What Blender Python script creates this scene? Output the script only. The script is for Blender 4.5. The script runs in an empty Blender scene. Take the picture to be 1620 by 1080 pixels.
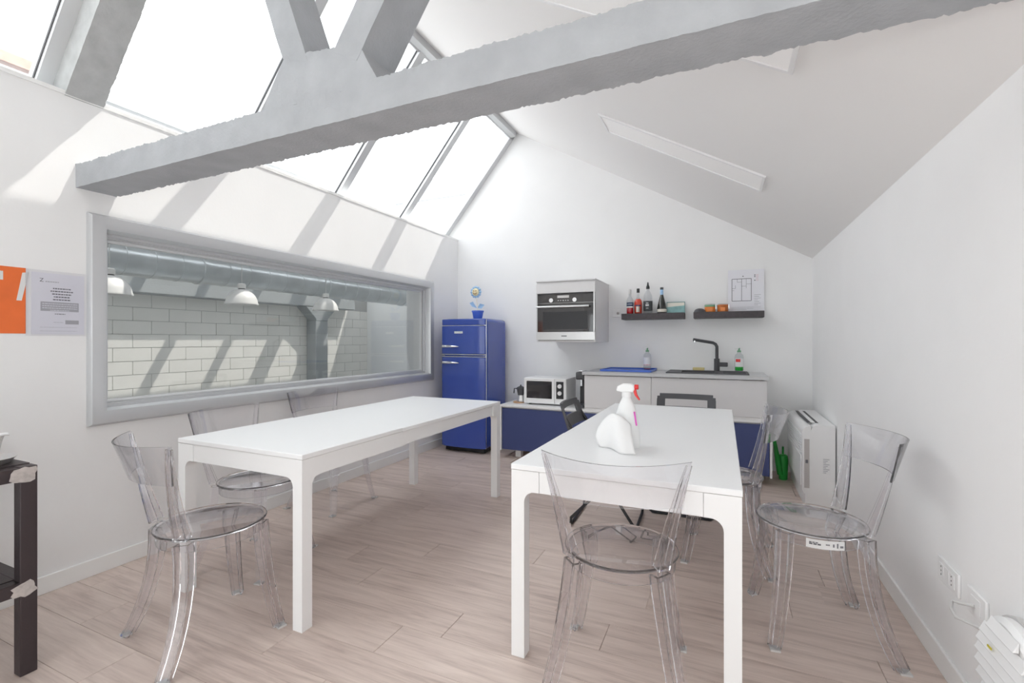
import bpy, bmesh, math, random
from mathutils import Vector, Matrix, noise
R = math.radians
sc = bpy.context.scene
C = sc.collection
random.seed(7)

# ------------------------------------------------------------------ camera
FPX = 743.26
cam_d = bpy.data.cameras.new('camera'); cam = bpy.data.objects.new('camera', cam_d); C.objects.link(cam)
cam_d.sensor_width = 36; cam_d.lens = FPX / 1620 * 36; cam_d.clip_start = .02
cam.location = (0, 0, 1.2157); cam.rotation_euler = (R(90), 0, R(24.2035))
cam_d.shift_y = -1.96 / 1620
sc.camera = cam

# ------------------------------------------------------------------ light
w = bpy.data.worlds.new('sky'); sc.world = w; w.use_nodes = True
bg = w.node_tree.nodes['Background']; bg.inputs[0].default_value = (.93, .972, 1, 1); bg.inputs[1].default_value = 3.05
def lamp(name, kind, energy, loc, **k):
    d = bpy.data.lights.new(name, kind); d.energy = energy
    for a, b in k.items(): setattr(d, a, b)
    o = bpy.data.objects.new(name, d); o.location = loc; C.objects.link(o); return o
sun = lamp('sun', 'SUN', 3.6, (0, 0, 12), angle=R(.6), color=(1, .97, .9))
sun.rotation_euler = Vector((-1, -.92, -2.53)).to_track_quat('-Z', 'Y').to_euler()
flash = lamp('camera_flash', 'POINT', 11, (-.02, -.03, 1.40), shadow_soft_size=.03, color=(1, 1, 1))
vs = sc.view_settings
vs.view_transform = 'Standard'; vs.look = 'None'; vs.exposure = 0.10; vs.gamma = 1; vs.use_curve_mapping = False
sc.cycles.use_denoising = True
sc.cycles.max_bounces = 14; sc.cycles.diffuse_bounces = 8; sc.cycles.transmission_bounces = 14
sc.cycles.transparent_max_bounces = 24; sc.cycles.sample_clamp_indirect = 6

# ------------------------------------------------------------------ materials
def nodes(name):
    m = bpy.data.materials.new(name); m.use_nodes = True
    nt = m.node_tree; return m, nt, nt.nodes['Principled BSDF']
def mat(name, col, rough=.5, metal=0, bump=0, bscale=40, var=0, vscale=8, spec=None, coat=0, trans=0, alpha=1, ior=None, emit=None):
    m, nt, b = nodes(name)
    b.inputs['Base Color'].default_value = (*col, 1); b.inputs['Roughness'].default_value = rough
    b.inputs['Metallic'].default_value = metal
    if spec is not None: b.inputs['Specular IOR Level'].default_value = spec
    if coat: b.inputs['Coat Weight'].default_value = coat; b.inputs['Coat Roughness'].default_value = .06
    if trans: b.inputs['Transmission Weight'].default_value = trans
    if ior: b.inputs['IOR'].default_value = ior
    if emit: b.inputs['Emission Color'].default_value = (*col, 1); b.inputs['Emission Strength'].default_value = emit
    if bump or var:
        tc = nt.nodes.new('ShaderNodeTexCoord')
        n = nt.nodes.new('ShaderNodeTexNoise'); n.inputs['Scale'].default_value = bscale; n.inputs['Detail'].default_value = 6
        nt.links.new(tc.outputs['Object'], n.inputs['Vector'])
        if bump:
            bp = nt.nodes.new('ShaderNodeBump'); bp.inputs['Strength'].default_value = bump; bp.inputs['Distance'].default_value = .01
            nt.links.new(n.outputs['Fac'], bp.inputs['Height']); nt.links.new(bp.outputs['Normal'], b.inputs['Normal'])
        if var:
            n2 = nt.nodes.new('ShaderNodeTexNoise'); n2.inputs['Scale'].default_value = vscale; n2.inputs['Detail'].default_value = 5
            nt.links.new(tc.outputs['Object'], n2.inputs['Vector'])
            cr = nt.nodes.new('ShaderNodeValToRGB')
            cr.color_ramp.elements[0].position = .3; cr.color_ramp.elements[1].position = .7
            cr.color_ramp.elements[0].color = (*[c * (1 - var) for c in col], 1)
            cr.color_ramp.elements[1].color = (*[min(1, c * (1 + var)) for c in col], 1)
            nt.links.new(n2.outputs['Fac'], cr.inputs['Fac']); nt.links.new(cr.outputs['Color'], b.inputs['Base Color'])
    return m
M = {}
M['wall'] = mat('white_paint', (.86, .86, .86), .7, bump=.05, bscale=60, var=.012, vscale=3)
M['ceil'] = mat('ceiling_paint', (.875, .865, .855), .75)
M['base'] = mat('white_skirting', (.86, .86, .85), .4)
M['concrete'] = mat('grey_painted_concrete', (.40, .415, .435), .8, bump=.22, bscale=80, var=.07, vscale=9)
M['raft'] = mat('bare_grey_concrete', (.47, .48, .48), .85, bump=.35, bscale=45, var=.10, vscale=14)
M['alu'] = mat('pale_aluminium', (.66, .67, .68), .42, metal=.35)
M['silver'] = mat('silver_frame', (.62, .63, .645), .33, metal=.45)
M['gasket'] = mat('dark_gasket', (.08, .08, .085), .6)
M['white'] = mat('white_lacquer', (.86, .86, .86), .3)
M['top'] = mat('white_table_top', (.87, .875, .88), .34)
M['plastic_w'] = mat('white_plastic', (.84, .84, .84), .35)
M['plastic_g'] = mat('warm_grey_plastic', (.62, .61, .60), .5)
M['fridge'] = mat('gloss_blue_enamel', (.028, .072, .37), .2, coat=.5)
M['chrome'] = mat('chrome', (.85, .86, .88), .12, metal=1)
M['steel'] = mat('brushed_steel', (.66, .66, .66), .32, metal=.8)
M['blue'] = mat('navy_front', (.05, .07, .20), .45)
M['grey_front'] = mat('grey_laminate', (.70, .69, .695), .45)
M['worktop'] = mat('pale_grey_worktop', (.55, .55, .56), .35)
M['black'] = mat('black_plastic', (.025, .025, .028), .4)
M['char'] = mat('charcoal_plastic', (.075, .075, .082), .5)
M['darkwood'] = mat('dark_shelf_board', (.055, .045, .05), .5, var=.2, vscale=30)
M['oven_glass'] = mat('black_oven_glass', (.02, .018, .02), .06, coat=1)
M['iron'] = mat('dark_brown_steel', (.055, .042, .045), .45, metal=.3, bump=.1, bscale=90)
M['galv'] = mat('galvanised_steel', (.55, .58, .60), .32, metal=.85, var=.12, vscale=3)
M['blocks'] = mat('white_painted_block', (.76, .75, .72), .85, bump=.25, bscale=70, var=.03, vscale=2)
M['mortar'] = mat('grey_mortar', (.42, .42, .41), .9)
M['col'] = mat('grey_column_paint', (.36, .38, .39), .8, bump=.2, bscale=40)
M['hall'] = mat('hall_wall', (.74, .75, .75), .8)
M['roofw'] = mat('pale_roof_sheet', (.75, .75, .76), .7)
M['lampw'] = mat('white_lamp_enamel', (.80, .79, .78), .4)
M['orange'] = mat('orange_paper', (.85, .17, .035), .45, var=.12, vscale=5)
M['paper'] = mat('white_paper', (.80, .80, .85), .6)
M['ink'] = mat('grey_ink', (.16, .16, .18), .7)
M['ink_l'] = mat('pale_grey_ink', (.45, .45, .48), .7)
M['inkred'] = mat('red_ink', (.6, .15, .18), .7)
M['film'] = mat('clear_tape', (.74, .74, .73), .3)
M['tape'] = mat('torn_tape', (.50, .46, .44), .7, var=.15, vscale=60)
M['red'] = mat('red_plastic', (.75, .03, .03), .35)
M['pink'] = mat('pink_print', (.75, .12, .55), .5)
M['cloth'] = mat('white_cloth', (.86, .86, .86), .8)
M['spray'] = mat('milky_plastic', (.85, .86, .86), .35)
M['green'] = mat('green_plastic', (.02, .33, .05), .35)
M['greenliq'] = mat('green_liquid', (.03, .55, .06), .15)
M['campari'] = mat('red_liqueur', (.62, .02, .03), .1, coat=.5)
M['aperol'] = mat('orange_red_liqueur', (.80, .07, .035), .1, coat=.5)
M['winebottle'] = mat('dark_green_glass', (.012, .014, .010), .08, coat=.8)
M['lab_blue'] = mat('navy_label', (.03, .06, .14), .5)
M['lab_cream'] = mat('cream_label', (.78, .74, .66), .5)
M['lab_white'] = mat('white_label', (.82, .82, .82), .5)
M['lab_dark'] = mat('dark_grey_label', (.06, .065, .07), .5)
M['teal'] = mat('teal_print', (.25, .47, .47), .4, var=.2, vscale=20)
M['tealdark'] = mat('dark_teal_edge', (.13, .27, .28), .4)
M['jar_o'] = mat('orange_jar', (.80, .25, .05), .4)
M['jar_b'] = mat('brown_orange_jar', (.55, .16, .035), .4)
M['jar_g'] = mat('green_jar_top', (.18, .40, .24), .4)
M['tray_b'] = mat('blue_tray', (.06, .15, .60), .35)
M['sponge'] = mat('yellow_sponge', (.70, .60, .30), .9)
M['potblue'] = mat('blue_toy_pot', (.08, .17, .65), .35)
M['leafblue'] = mat('pale_blue_leaf', (.35, .55, .80), .4)
M['face'] = mat('cream_face', (.85, .75, .50), .4)
M['brown'] = mat('brown_smile', (.30, .17, .06), .5)
M['wood'] = mat('light_wood', (.50, .30, .17), .5)
M['label_grey'] = mat('grey_label', (.55, .56, .58), .6)
M['strip'] = mat('warm_grey_recess', (.50, .47, .46), .5)
M['diff'] = mat('panel_diffuser', (.90, .89, .88), .5, emit=.06)  # faint glow put into the diffuser, though the panels are switched off
M['terra'] = mat('faded_clay_tiles', (.62, .36, .30), .8, var=.15, vscale=6)
M['facade'] = mat('grey_facade', (.45, .46, .48), .8)
M['yellow'] = mat('yellow_dot', (.65, .55, .05), .5)

def clear_mat(name, tint, rough=0.0, ior=1.45):
    m = bpy.data.materials.new(name); m.use_nodes = True; nt = m.node_tree; nt.nodes.clear()
    out = nt.nodes.new('ShaderNodeOutputMaterial'); g = nt.nodes.new('ShaderNodeBsdfGlass')
    g.inputs['Color'].default_value = (*tint, 1); g.inputs['Roughness'].default_value = rough; g.inputs['IOR'].default_value = ior
    t = nt.nodes.new('ShaderNodeBsdfTransparent'); t.inputs[0].default_value = (*tint, 1)
    mx = nt.nodes.new('ShaderNodeMixShader'); mx.inputs[0].default_value = .06
    nt.links.new(g.outputs[0], mx.inputs[1]); nt.links.new(t.outputs[0], mx.inputs[2]); nt.links.new(mx.outputs[0], out.inputs[0]); return m
def pane_mat(name, tint, ior=1.45):
    m = bpy.data.materials.new(name); m.use_nodes = True; nt = m.node_tree; nt.nodes.clear()
    out = nt.nodes.new('ShaderNodeOutputMaterial'); t = nt.nodes.new('ShaderNodeBsdfTransparent'); g = nt.nodes.new('ShaderNodeBsdfGlossy')
    t.inputs[0].default_value = (*tint, 1); g.inputs['Roughness'].default_value = .01
    lw = nt.nodes.new('ShaderNodeLayerWeight'); lw.inputs['Blend'].default_value = .5
    pw = nt.nodes.new('ShaderNodeMath'); pw.operation = 'POWER'; pw.inputs[1].default_value = 5; nt.links.new(lw.outputs['Facing'], pw.inputs[0])
    fr = nt.nodes.new('ShaderNodeMath'); fr.operation = 'MULTIPLY_ADD'; f0 = ((ior - 1) / (ior + 1)) ** 2
    fr.inputs[1].default_value = (1 - f0) * .8; fr.inputs[2].default_value = f0; nt.links.new(pw.outputs[0], fr.inputs[0])
    mx = nt.nodes.new('ShaderNodeMixShader')
    nt.links.new(fr.outputs[0], mx.inputs[0]); nt.links.new(t.outputs[0], mx.inputs[1]); nt.links.new(g.outputs[0], mx.inputs[2])
    nt.links.new(mx.outputs[0], out.inputs[0]); return m
M['clear'] = clear_mat('clear_polycarbonate', (.98, .977, .985), 0, 1.42)
M['bottle'] = pane_mat('clear_bottle_plastic', (.90, .91, .92), 1.5)
M['pane'] = pane_mat('window_glass', (.975, .975, .97), 1.5)
M['skypane'] = pane_mat('skylight_glass', (.98, .98, .98), 1.2)
M['sleeve'] = pane_mat('clear_sleeve', (.96, .96, .97), 1.3)

def plank_mat():
    m, nt, b = nodes('grey_brown_wood_plank')
    L = nt.links.new
    geo = nt.nodes.new('ShaderNodeNewGeometry'); oi = nt.nodes.new('ShaderNodeObjectInfo')
    sep = nt.nodes.new('ShaderNodeSeparateXYZ'); L(geo.outputs['Position'], sep.inputs[0])
    mul = nt.nodes.new('ShaderNodeMath'); mul.operation = 'MULTIPLY'; mul.inputs[1].default_value = 37.0; L(oi.outputs['Random'], mul.inputs[0])
    cmb = nt.nodes.new('ShaderNodeCombineXYZ'); L(sep.outputs[0], cmb.inputs[0]); L(sep.outputs[1], cmb.inputs[1]); L(mul.outputs[0], cmb.inputs[2])
    mp = nt.nodes.new('ShaderNodeMapping'); mp.inputs['Scale'].default_value = (1.5, 17, 1); L(cmb.outputs[0], mp.inputs[0])
    n1 = nt.nodes.new('ShaderNodeTexNoise'); n1.inputs['Scale'].default_value = 1.6; n1.inputs['Detail'].default_value = 7; n1.inputs['Roughness'].default_value = .62; n1.inputs['Distortion'].default_value = .5
    L(mp.outputs[0], n1.inputs['Vector'])
    mp2 = nt.nodes.new('ShaderNodeMapping'); mp2.inputs['Scale'].default_value = (4, 90, 1); L(cmb.outputs[0], mp2.inputs[0])
    n2 = nt.nodes.new('ShaderNodeTexNoise'); n2.inputs['Scale'].default_value = 1.5; n2.inputs['Detail'].default_value = 4; L(mp2.outputs[0], n2.inputs['Vector'])
    add = nt.nodes.new('ShaderNodeMath'); add.operation = 'MULTIPLY_ADD'; add.inputs[1].default_value = .35; L(n2.outputs['Fac'], add.inputs[0]); L(n1.outputs['Fac'], add.inputs[2])
    rj = nt.nodes.new('ShaderNodeMath'); rj.operation = 'MULTIPLY_ADD'; rj.inputs[1].default_value = .14; L(oi.outputs['Random'], rj.inputs[0]); L(add.outputs[0], rj.inputs[2])
    cr = nt.nodes.new('ShaderNodeValToRGB'); e = cr.color_ramp.elements
    e[0].position = .45; e[0].color = (.43, .335, .295, 1); e[1].position = 1.0; e[1].color = (.74, .625, .56, 1)
    k = cr.color_ramp.elements.new(.70); k.color = (.615, .505, .45, 1)
    L(rj.outputs[0], cr.inputs[0]); L(cr.outputs[0], b.inputs['Base Color'])
    b.inputs['Roughness'].default_value = .48
    bp = nt.nodes.new('ShaderNodeBump'); bp.inputs['Strength'].default_value = .12; bp.inputs['Distance'].default_value = .004
    L(n2.outputs['Fac'], bp.inputs['Height']); L(bp.outputs[0], b.inputs['Normal'])
    return m
M['plank'] = plank_mat()

# ------------------------------------------------------------------ mesh helpers
class MB:
    def __init__(s): s.v = []; s.f = []
    def add(s, vs, fs):
        o = len(s.v); s.v += [tuple(p) for p in vs]; s.f += [tuple(i + o for i in f) for f in fs]; return s
    def box(s, x0, x1, y0, y1, z0, z1):
        x0, x1 = sorted((x0, x1)); y0, y1 = sorted((y0, y1)); z0, z1 = sorted((z0, z1))
        return s.add([(x0, y0, z0), (x1, y0, z0), (x1, y1, z0), (x0, y1, z0), (x0, y0, z1), (x1, y0, z1), (x1, y1, z1), (x0, y1, z1)],
                     [(0, 3, 2, 1), (4, 5, 6, 7), (0, 1, 5, 4), (1, 2, 6, 5), (2, 3, 7, 6), (3, 0, 4, 7)])
    def prism(s, poly, axis, a, b):
        # poly: list of 2D points; axis 'x': (y,z), 'y': (x,z), 'z': (x,y)
        def P(p, t): return {'x': (t, p[0], p[1]), 'y': (p[0], t, p[1]), 'z': (p[0], p[1], t)}[axis]
        n = len(poly)
        area = sum(poly[i][0] * poly[(i + 1) % n][1] - poly[(i + 1) % n][0] * poly[i][1] for i in range(n))
        if (area < 0) != (axis == 'y'): poly = poly[::-1]
        if a > b: a, b = b, a
        return s.add([P(p, a) for p in poly] + [P(p, b) for p in poly],
                     [tuple(range(n))[::-1], tuple(range(n, 2 * n))] + [(i, (i + 1) % n, n + (i + 1) % n, n + i) for i in range(n)])
    def hexgrid(s, c, nx, ny, nz, amp=0, sc_=6, amp2=0):
        # c: 8 corners (x0y0z0,x1y0z0,x1y1z0,x0y1z0, same at z1); a rough-surfaced block
        c = [Vector(p) for p in c]; idx = {}; vs = []; fs = []
        def P(i, j, k):
            key = (i, j, k)
            if key not in idx:
                a, b, g = i / nx, j / ny, k / nz
                lo = (c[0] * (1 - a) + c[1] * a) * (1 - b) + (c[3] * (1 - a) + c[2] * a) * b
                hi = (c[4] * (1 - a) + c[5] * a) * (1 - b) + (c[7] * (1 - a) + c[6] * a) * b
                p = lo * (1 - g) + hi * g
                if amp:
                    d = noise.noise_vector(p * sc_) * amp
                    ne = (j in (0, ny)) + (k in (0, nz))
                    if ne == 2:
                        w_ = .25 if (j == 0 and k == 0) else 1.0
                        d += (noise.noise_vector(p * 24) * amp2 * .7 + noise.noise_vector(p * 90) * amp2) * w_
                    p = p + d
                idx[key] = len(vs); vs.append(tuple(p))
            return idx[key]
        def q(*a): fs.append(a)
        for i in range(nx):
            for j in range(ny):
                q(P(i, j, 0), P(i, j + 1, 0), P(i + 1, j + 1, 0), P(i + 1, j, 0)); q(P(i, j, nz), P(i + 1, j, nz), P(i + 1, j + 1, nz), P(i, j + 1, nz))
            for k in range(nz):
                q(P(i, 0, k), P(i + 1, 0, k), P(i + 1, 0, k + 1), P(i, 0, k + 1)); q(P(i, ny, k), P(i, ny, k + 1), P(i + 1, ny, k + 1), P(i + 1, ny, k))
        for j in range(ny):
            for k in range(nz):
                q(P(0, j, k), P(0, j, k + 1), P(0, j + 1, k + 1), P(0, j + 1, k)); q(P(nx, j, k), P(nx, j + 1, k), P(nx, j + 1, k + 1), P(nx, j, k + 1))
        return s.add(vs, fs)
    def lathe(s, prof, n=24, o=(0, 0, 0), axis='z', cap=True):
        # prof: (r, h) from bottom to top
        vs = []; fs = []; ox, oy, oz = o
        def T(x, y, h): return {'z': (ox + x, oy + y, oz + h), 'y': (ox + x, oy + h, oz - y), 'x': (ox + h, oy + x, oz + y)}[axis]
        for r, h in prof:
            for i in range(n):
                a = 2 * math.pi * i / n; vs.append(T(r * math.cos(a), r * math.sin(a), h))
        m = len(prof)
        for k in range(m - 1):
            for i in range(n):
                j = (i + 1) % n; fs.append((k * n + i, k * n + j, (k + 1) * n + j, (k + 1) * n + i))
        if cap:
            fs.append(tuple(range(n))[::-1]); fs.append(tuple(range((m - 1) * n, m * n)))
        return s.add(vs, fs)
    def cyl(s, r, a, b, n=16, o=(0, 0, 0), axis='z'): return s.lathe([(r, a), (r, b)], n, o, axis)
    def tube(s, pts, r, n=8, closed=False):
        pts = [Vector(p) for p in pts]; m = len(pts); vs = []; fs = []; up = None
        for i, p in enumerate(pts):
            if closed: t = pts[(i + 1) % m] - pts[i - 1]
            else: t = pts[min(i + 1, m - 1)] - pts[max(i - 1, 0)]
            t.normalize()
            if up is None:
                up = Vector((0, 0, 1)) if abs(t.z) < .9 else Vector((1, 0, 0))
            a = (up - t * up.dot(t)); a = a.normalized() if a.length > 1e-6 else t.orthogonal().normalized()
            up = a; b = t.cross(a)
            rr = r[i] if isinstance(r, (list, tuple)) else r
            for k in range(n):
                g = 2 * math.pi * k / n; vs.append(tuple(p + a * math.cos(g) * rr + b * math.sin(g) * rr))
        for i in range(m if closed else m - 1):
            for k in range(n):
                i2 = (i + 1) % m; k2 = (k + 1) % n
                fs.append((i * n + k, i * n + k2, i2 * n + k2, i2 * n + k))
        if not closed: fs.append(tuple(range(n))[::-1]); fs.append(tuple(range((m - 1) * n, m * n)))
        return s.add(vs, fs)
    def sweep(s, prof, frames):
        # prof: closed 2D outline; frames: (origin, u, v, scale_u, scale_v)
        n = len(prof); vs = []; fs = []
        for o, u, v, su, sv in frames:
            for a, b in prof: vs.append(tuple(Vector(o) + Vector(u) * a * su + Vector(v) * b * sv))
        m = len(frames)
        for i in range(m - 1):
            for k in range(n):
                k2 = (k + 1) % n; fs.append((i * n + k, i * n + k2, (i + 1) * n + k2, (i + 1) * n + k))
        fs.append(tuple(range(n))[::-1]); fs.append(tuple(range((m - 1) * n, m * n)))
        return s.add(vs, fs)
    def rectframe(s, prof, plane, x, a0, a1, b0, b1, sgn=1):
        # closed profile (inset w, protrusion d) mitred round a rectangle; plane 'x': a=y,b=z at x ; plane 'y': a=x,b=z at y
        n = len(prof); vs = []; fs = []
        for cx, cy in ((0, 0), (1, 0), (1, 1), (0, 1)):
            for wd, d in prof:
                a = a0 + wd if cx == 0 else a1 - wd; b = b0 + wd if cy == 0 else b1 - wd
                vs.append((x + sgn * d, a, b) if plane == 'x' else (a, x + sgn * d, b))
        for i in range(4):
            for k in range(n):
                i2 = (i + 1) % 4; k2 = (k + 1) % n
                fs.append((i * n + k, i2 * n + k, i2 * n + k2, i * n + k2))
        return s.add(vs, fs)
    def mesh(s, name, smooth=None):
        me = bpy.data.meshes.new(name); me.from_pydata(s.v, [], s.f); me.update()
        bm = bmesh.new(); bm.from_mesh(me)
        bmesh.ops.remove_doubles(bm, verts=bm.verts, dist=1e-6)
        bmesh.ops.recalc_face_normals(bm, faces=bm.faces); bm.to_mesh(me); bm.free()
        if smooth is not None:
            for p in me.polygons: p.use_smooth = True
            me.set_sharp_from_angle(angle=R(smooth))
        return me

def obj(name, mb, m, parent=None, smooth=None, bevel=0, label=None, seg=2, loc=None):
    me = mb.mesh(name, smooth) if isinstance(mb, MB) else mb
    if not me.materials: me.materials.append(M[m] if isinstance(m, str) else m)
    o = bpy.data.objects.new(name, me); C.objects.link(o)
    if parent is not None:
        o.parent = parent
        if parent.get('_base'): o.location = -Vector(parent['_base'])
    if loc is not None: o.location = loc
    if bevel:
        b = o.modifiers.new('bevel', 'BEVEL'); b.width = bevel; b.segments = seg; b.limit_method = 'ANGLE'; b.angle_limit = R(40)
        for p in me.polygons: p.use_smooth = True
        me.set_sharp_from_angle(angle=R(35)); b.harden_normals = False
    if label: o['label'] = label
    return o
def tag(o, label, cat, group=None):
    o['label'] = label; o['category'] = cat
    if group: o['group'] = group
    return o
def thing(name, label, cat, base=(0, 0, 0), group=None, local=False, rz=0):
    """Empty at the base; children are given in world coordinates unless local."""
    o = bpy.data.objects.new(name, None); C.objects.link(o); o.empty_display_size = .05
    o.location = base; o.rotation_euler = (0, 0, rz)
    if not local: o['_base'] = list(base)
    return tag(o, label, cat, group)
def struct(name, mb, m, smooth=None, bevel=0, label=None):
    o = obj(name, mb, m, None, smooth, bevel); o['kind'] = 'structure'
    if label: o['label'] = label
    return o
def struct_root(name, label=None):
    o = bpy.data.objects.new(name, None); C.objects.link(o); o['kind'] = 'structure'
    if label: o['label'] = label
    return o
def dup(root, loc, rz, label, group=None):
    r = root.copy(); C.objects.link(r); r.location = loc; r.rotation_euler = (0, 0, rz); r['label'] = label
    if group: r['group'] = group
    for ch in list(root.children):
        c = ch.copy(); C.objects.link(c); c.parent = r
        for g in ch.children:
            d = g.copy(); C.objects.link(d); d.parent = c
    return r
def text_mesh(s, size, matrix):
    cu = bpy.data.curves.new('lettering', 'FONT'); cu.body = s; cu.size = size; cu.align_x = 'CENTER'; cu.align_y = 'CENTER'
    ob = bpy.data.objects.new('lettering', cu); C.objects.link(ob)
    bpy.context.view_layer.update()
    me = bpy.data.meshes.new_from_object(ob.evaluated_get(bpy.context.evaluated_depsgraph_get()))
    bpy.data.objects.remove(ob); bpy.data.curves.remove(cu)
    me.transform(matrix); me.materials.clear(); return me

# ------------------------------------------------------------------ the room shell
XL, XR, YB, YF = -2.9785, .7376, 4.9976, -1.9
RX, RZ = -2.222, 3.641                      # ridge
SL = (1.9572 - RZ) / (XR - RX)              # ceiling slope
KG = 1.19                                   # skylight slope
ZT = 2.434                                  # top of the low left wall
def ceil_z(x): return RZ + SL * (x - RX)

floor = struct('floor', MB().box(-3.28, .95, YF - .2, YB + .2, -.15, -.009), 'gasket', label='grey brown wood plank floor')
plank_cache = {}
row = 0; y = YF
PW = .186
while y < YB:
    y1 = min(y + PW, YB); x = XL - random.uniform(.1, 1.15)
    while x < XR:
        x1 = x + 1.22; a, b = max(x, XL), min(x1, XR)
        if b - a > .03:
            key = (round(b - a, 2), round(y1 - y, 3))
            if key not in plank_cache:
                L_, W_ = b - a - .0016, y1 - y - .0016
                me = MB().prism([(-L_ / 2, -.008), (L_ / 2, -.008), (L_ / 2, -.0012), (L_ / 2 - .0012, 0), (-L_ / 2 + .0012, 0), (-L_ / 2, -.0012)], 'y', -W_ / 2, W_ / 2).mesh('plank')
                me.materials.append(M['plank']); plank_cache[key] = me
            o = bpy.data.objects.new('plank', plank_cache[key]); C.objects.link(o); o.parent = floor
            o.location = ((a + b) / 2, (y + y1) / 2, 0)
        x = x1
    y = y1

# left wall with the long interior window
WY0, WY1, WZ0, WZ1 = 1.365, 4.375, .835, 1.805
struct('wall_left', MB().box(-3.28, XL, YF, WY0, -.1, ZT).box(-3.28, XL, WY1, YB, -.1, ZT).box(-3.28, XL, WY0, WY1, -.1, WZ0).box(-3.28, XL, WY0, WY1, WZ1, ZT),
       'wall', label='low white wall with the long interior window')
struct('wall_right', MB().box(XR, XR + .16, YF, YB + .2, -.1, 1.99), 'wall', label='white side wall under the low eave')
struct('wall_back', MB().prism([(-3.28, -.1), (XR + .16, -.1), (XR + .16, ceil_z(XR + .16)), (RX, RZ), (-3.28, RZ + KG * (-3.28 - RX))], 'y', YB, YB + .2), 'wall', label='white gable wall behind the kitchen')
fw = MB()
gable = lambda x: min(RZ + KG * (x - RX), ceil_z(x))
fw.prism([(-3.28, 1.9), (XR + .16, 1.9), (XR + .16, gable(XR + .16)), (RX, RZ), (-3.28, gable(-3.28))], 'y', YF - .2, YF).box(-3.28, XL + .04, YF - .2, YF, -.1, 1.9).box(XR - .04, XR + .16, YF - .2, YF, -.1, 1.9)
struct('wall_front', fw, 'wall', label='gable wall behind the camera with glazed doors')
struct('ceiling', MB().prism([(RX, RZ), (XR + .16, ceil_z(XR + .16)), (XR + .16, ceil_z(XR + .16) + .14), (RX, RZ + .14)], 'y', YF - .2, YB + .2), 'ceil', label='sloping white ceiling')
for nm, bx in (('baseboard_left', (XL, XL + .012, YF, YB, 0, .085)), ('baseboard_right', (XR - .012, XR, YF, YB, 0, .085)), ('baseboard_back', (XL + .012, XR - .012, YB - .012, YB, 0, .085))):
    struct(nm, MB().box(*bx), 'base', bevel=.003)

# glazed doors behind the camera
gd = struct_root('door_1', 'glazed sliding doors behind the camera')
for i in range(3):
    x0 = -2.9385 + i * 1.212
    lf = obj('door_leaf', MB().rectframe([(0, 0), (.08, 0), (.08, .05), (0, .05)], 'y', YF - .12, x0, x0 + 1.212, 0, 1.9), 'alu', gd)
    obj('pane', MB().box(x0 + .08, x0 + 1.132, YF - .1, YF - .092, .08, 1.82), 'pane', lf)

# ------------------------------------------------------------------ skylight (left slope)
sky = struct_root('window_2', 'long sloping skylight above the low wall')
SB = Vector((-3.285, 0, RZ + KG * (-3.285 - RX))); SD = Vector((1, 0, KG)).normalized(); SN = Vector((-KG, 0, 1)).normalized()
SLEN = (Vector((RX, 0, RZ)) - SB).length
def slope_box(mb, s0, s1, y0, y1, n0, n1):
    vs = []
    for n_ in (n0, n1):
        for s_, y_ in ((s0, y0), (s1, y0), (s1, y1), (s0, y1)):
            p = SB + SD * s_ + SN * n_; vs.append((p.x, y_, p.z))
    return mb.add(vs, [(0, 1, 2, 3), (7, 6, 5, 4), (0, 4, 5, 1), (1, 5, 6, 2), (2, 6, 7, 3), (3, 7, 4, 0)])
mull = [4.09, 3.18, 2.245, 1.185, .25, -.68, -1.61]
edges = [4.95] + mull + [YF]
for i, yy in enumerate(mull):
    mo = obj('mullion', slope_box(MB(), .04, SLEN - .04, yy - .03, yy + .045, -.06, .03), 'alu', sky)
    obj('gasket', slope_box(MB(), .06, SLEN - .06, yy - .034, yy - .0305, -.035, -.022), 'gasket', mo)
for i in range(len(edges) - 1):
    a, b = edges[i + 1], edges[i]
    obj('pane', slope_box(MB(), .05, SLEN - .05, a + .02, b - .02, 0, .012), 'skypane', sky)
obj('end_rail', slope_box(MB(), .0, SLEN, 4.92, YB, -.05, .03), 'alu', sky)
obj('bottom_rail', slope_box(MB(), -.02, .10, YF, YB, -.05, .03), 'alu', sky)
obj('top_rail', slope_box(MB(), SLEN - .09, SLEN, YF, YB, -.05, .03), 'alu', sky)
obj('ridge_cap', MB().box(RX - .005, RX + .055, YF, 4.93, RZ - .095, RZ - .025), 'alu', sky)
obj('sill', MB().box(-3.285, XL + .006, YF, YB, ZT, ZT + .02), 'base', sky)

# ------------------------------------------------------------------ concrete truss
tr = thing('concrete_truss', 'rough grey concrete roof truss crossing the room overhead', 'truss', (-1.1, 1.345, 1.9866))
def rough_hex(front, y0, y1, nx, ny, nz, **k):
    # front: 4 (x,z) corners: bottom start, bottom end, top end, top start
    (a, b, c_, d) = front
    cs = [(a[0], y0, a[1]), (b[0], y0, b[1]), (b[0], y1, b[1]), (a[0], y1, a[1]), (d[0], y0, d[1]), (c_[0], y0, c_[1]), (c_[0], y1, c_[1]), (d[0], y1, d[1])]
    return MB().hexgrid(cs, nx, ny, nz, **k)
BY0, BY1 = 1.259, 1.435
obj('bottom_chord', rough_hex([(XL, 1.9866), (XR, 1.9866), (XR, 2.103), (XL, 2.103)], BY0, BY1, 420, 8, 5, amp=.0012, sc_=7, amp2=.0055), 'concrete', tr, smooth=45)
obj('gusset', rough_hex([(-1.63, 2.09), (-1.06, 2.09), (-1.145, 2.235), (-1.505, 2.285)], BY0 + .001, BY1, 40, 8, 12, amp=.002, sc_=9, amp2=.005), 'concrete', tr, smooth=45)
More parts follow.
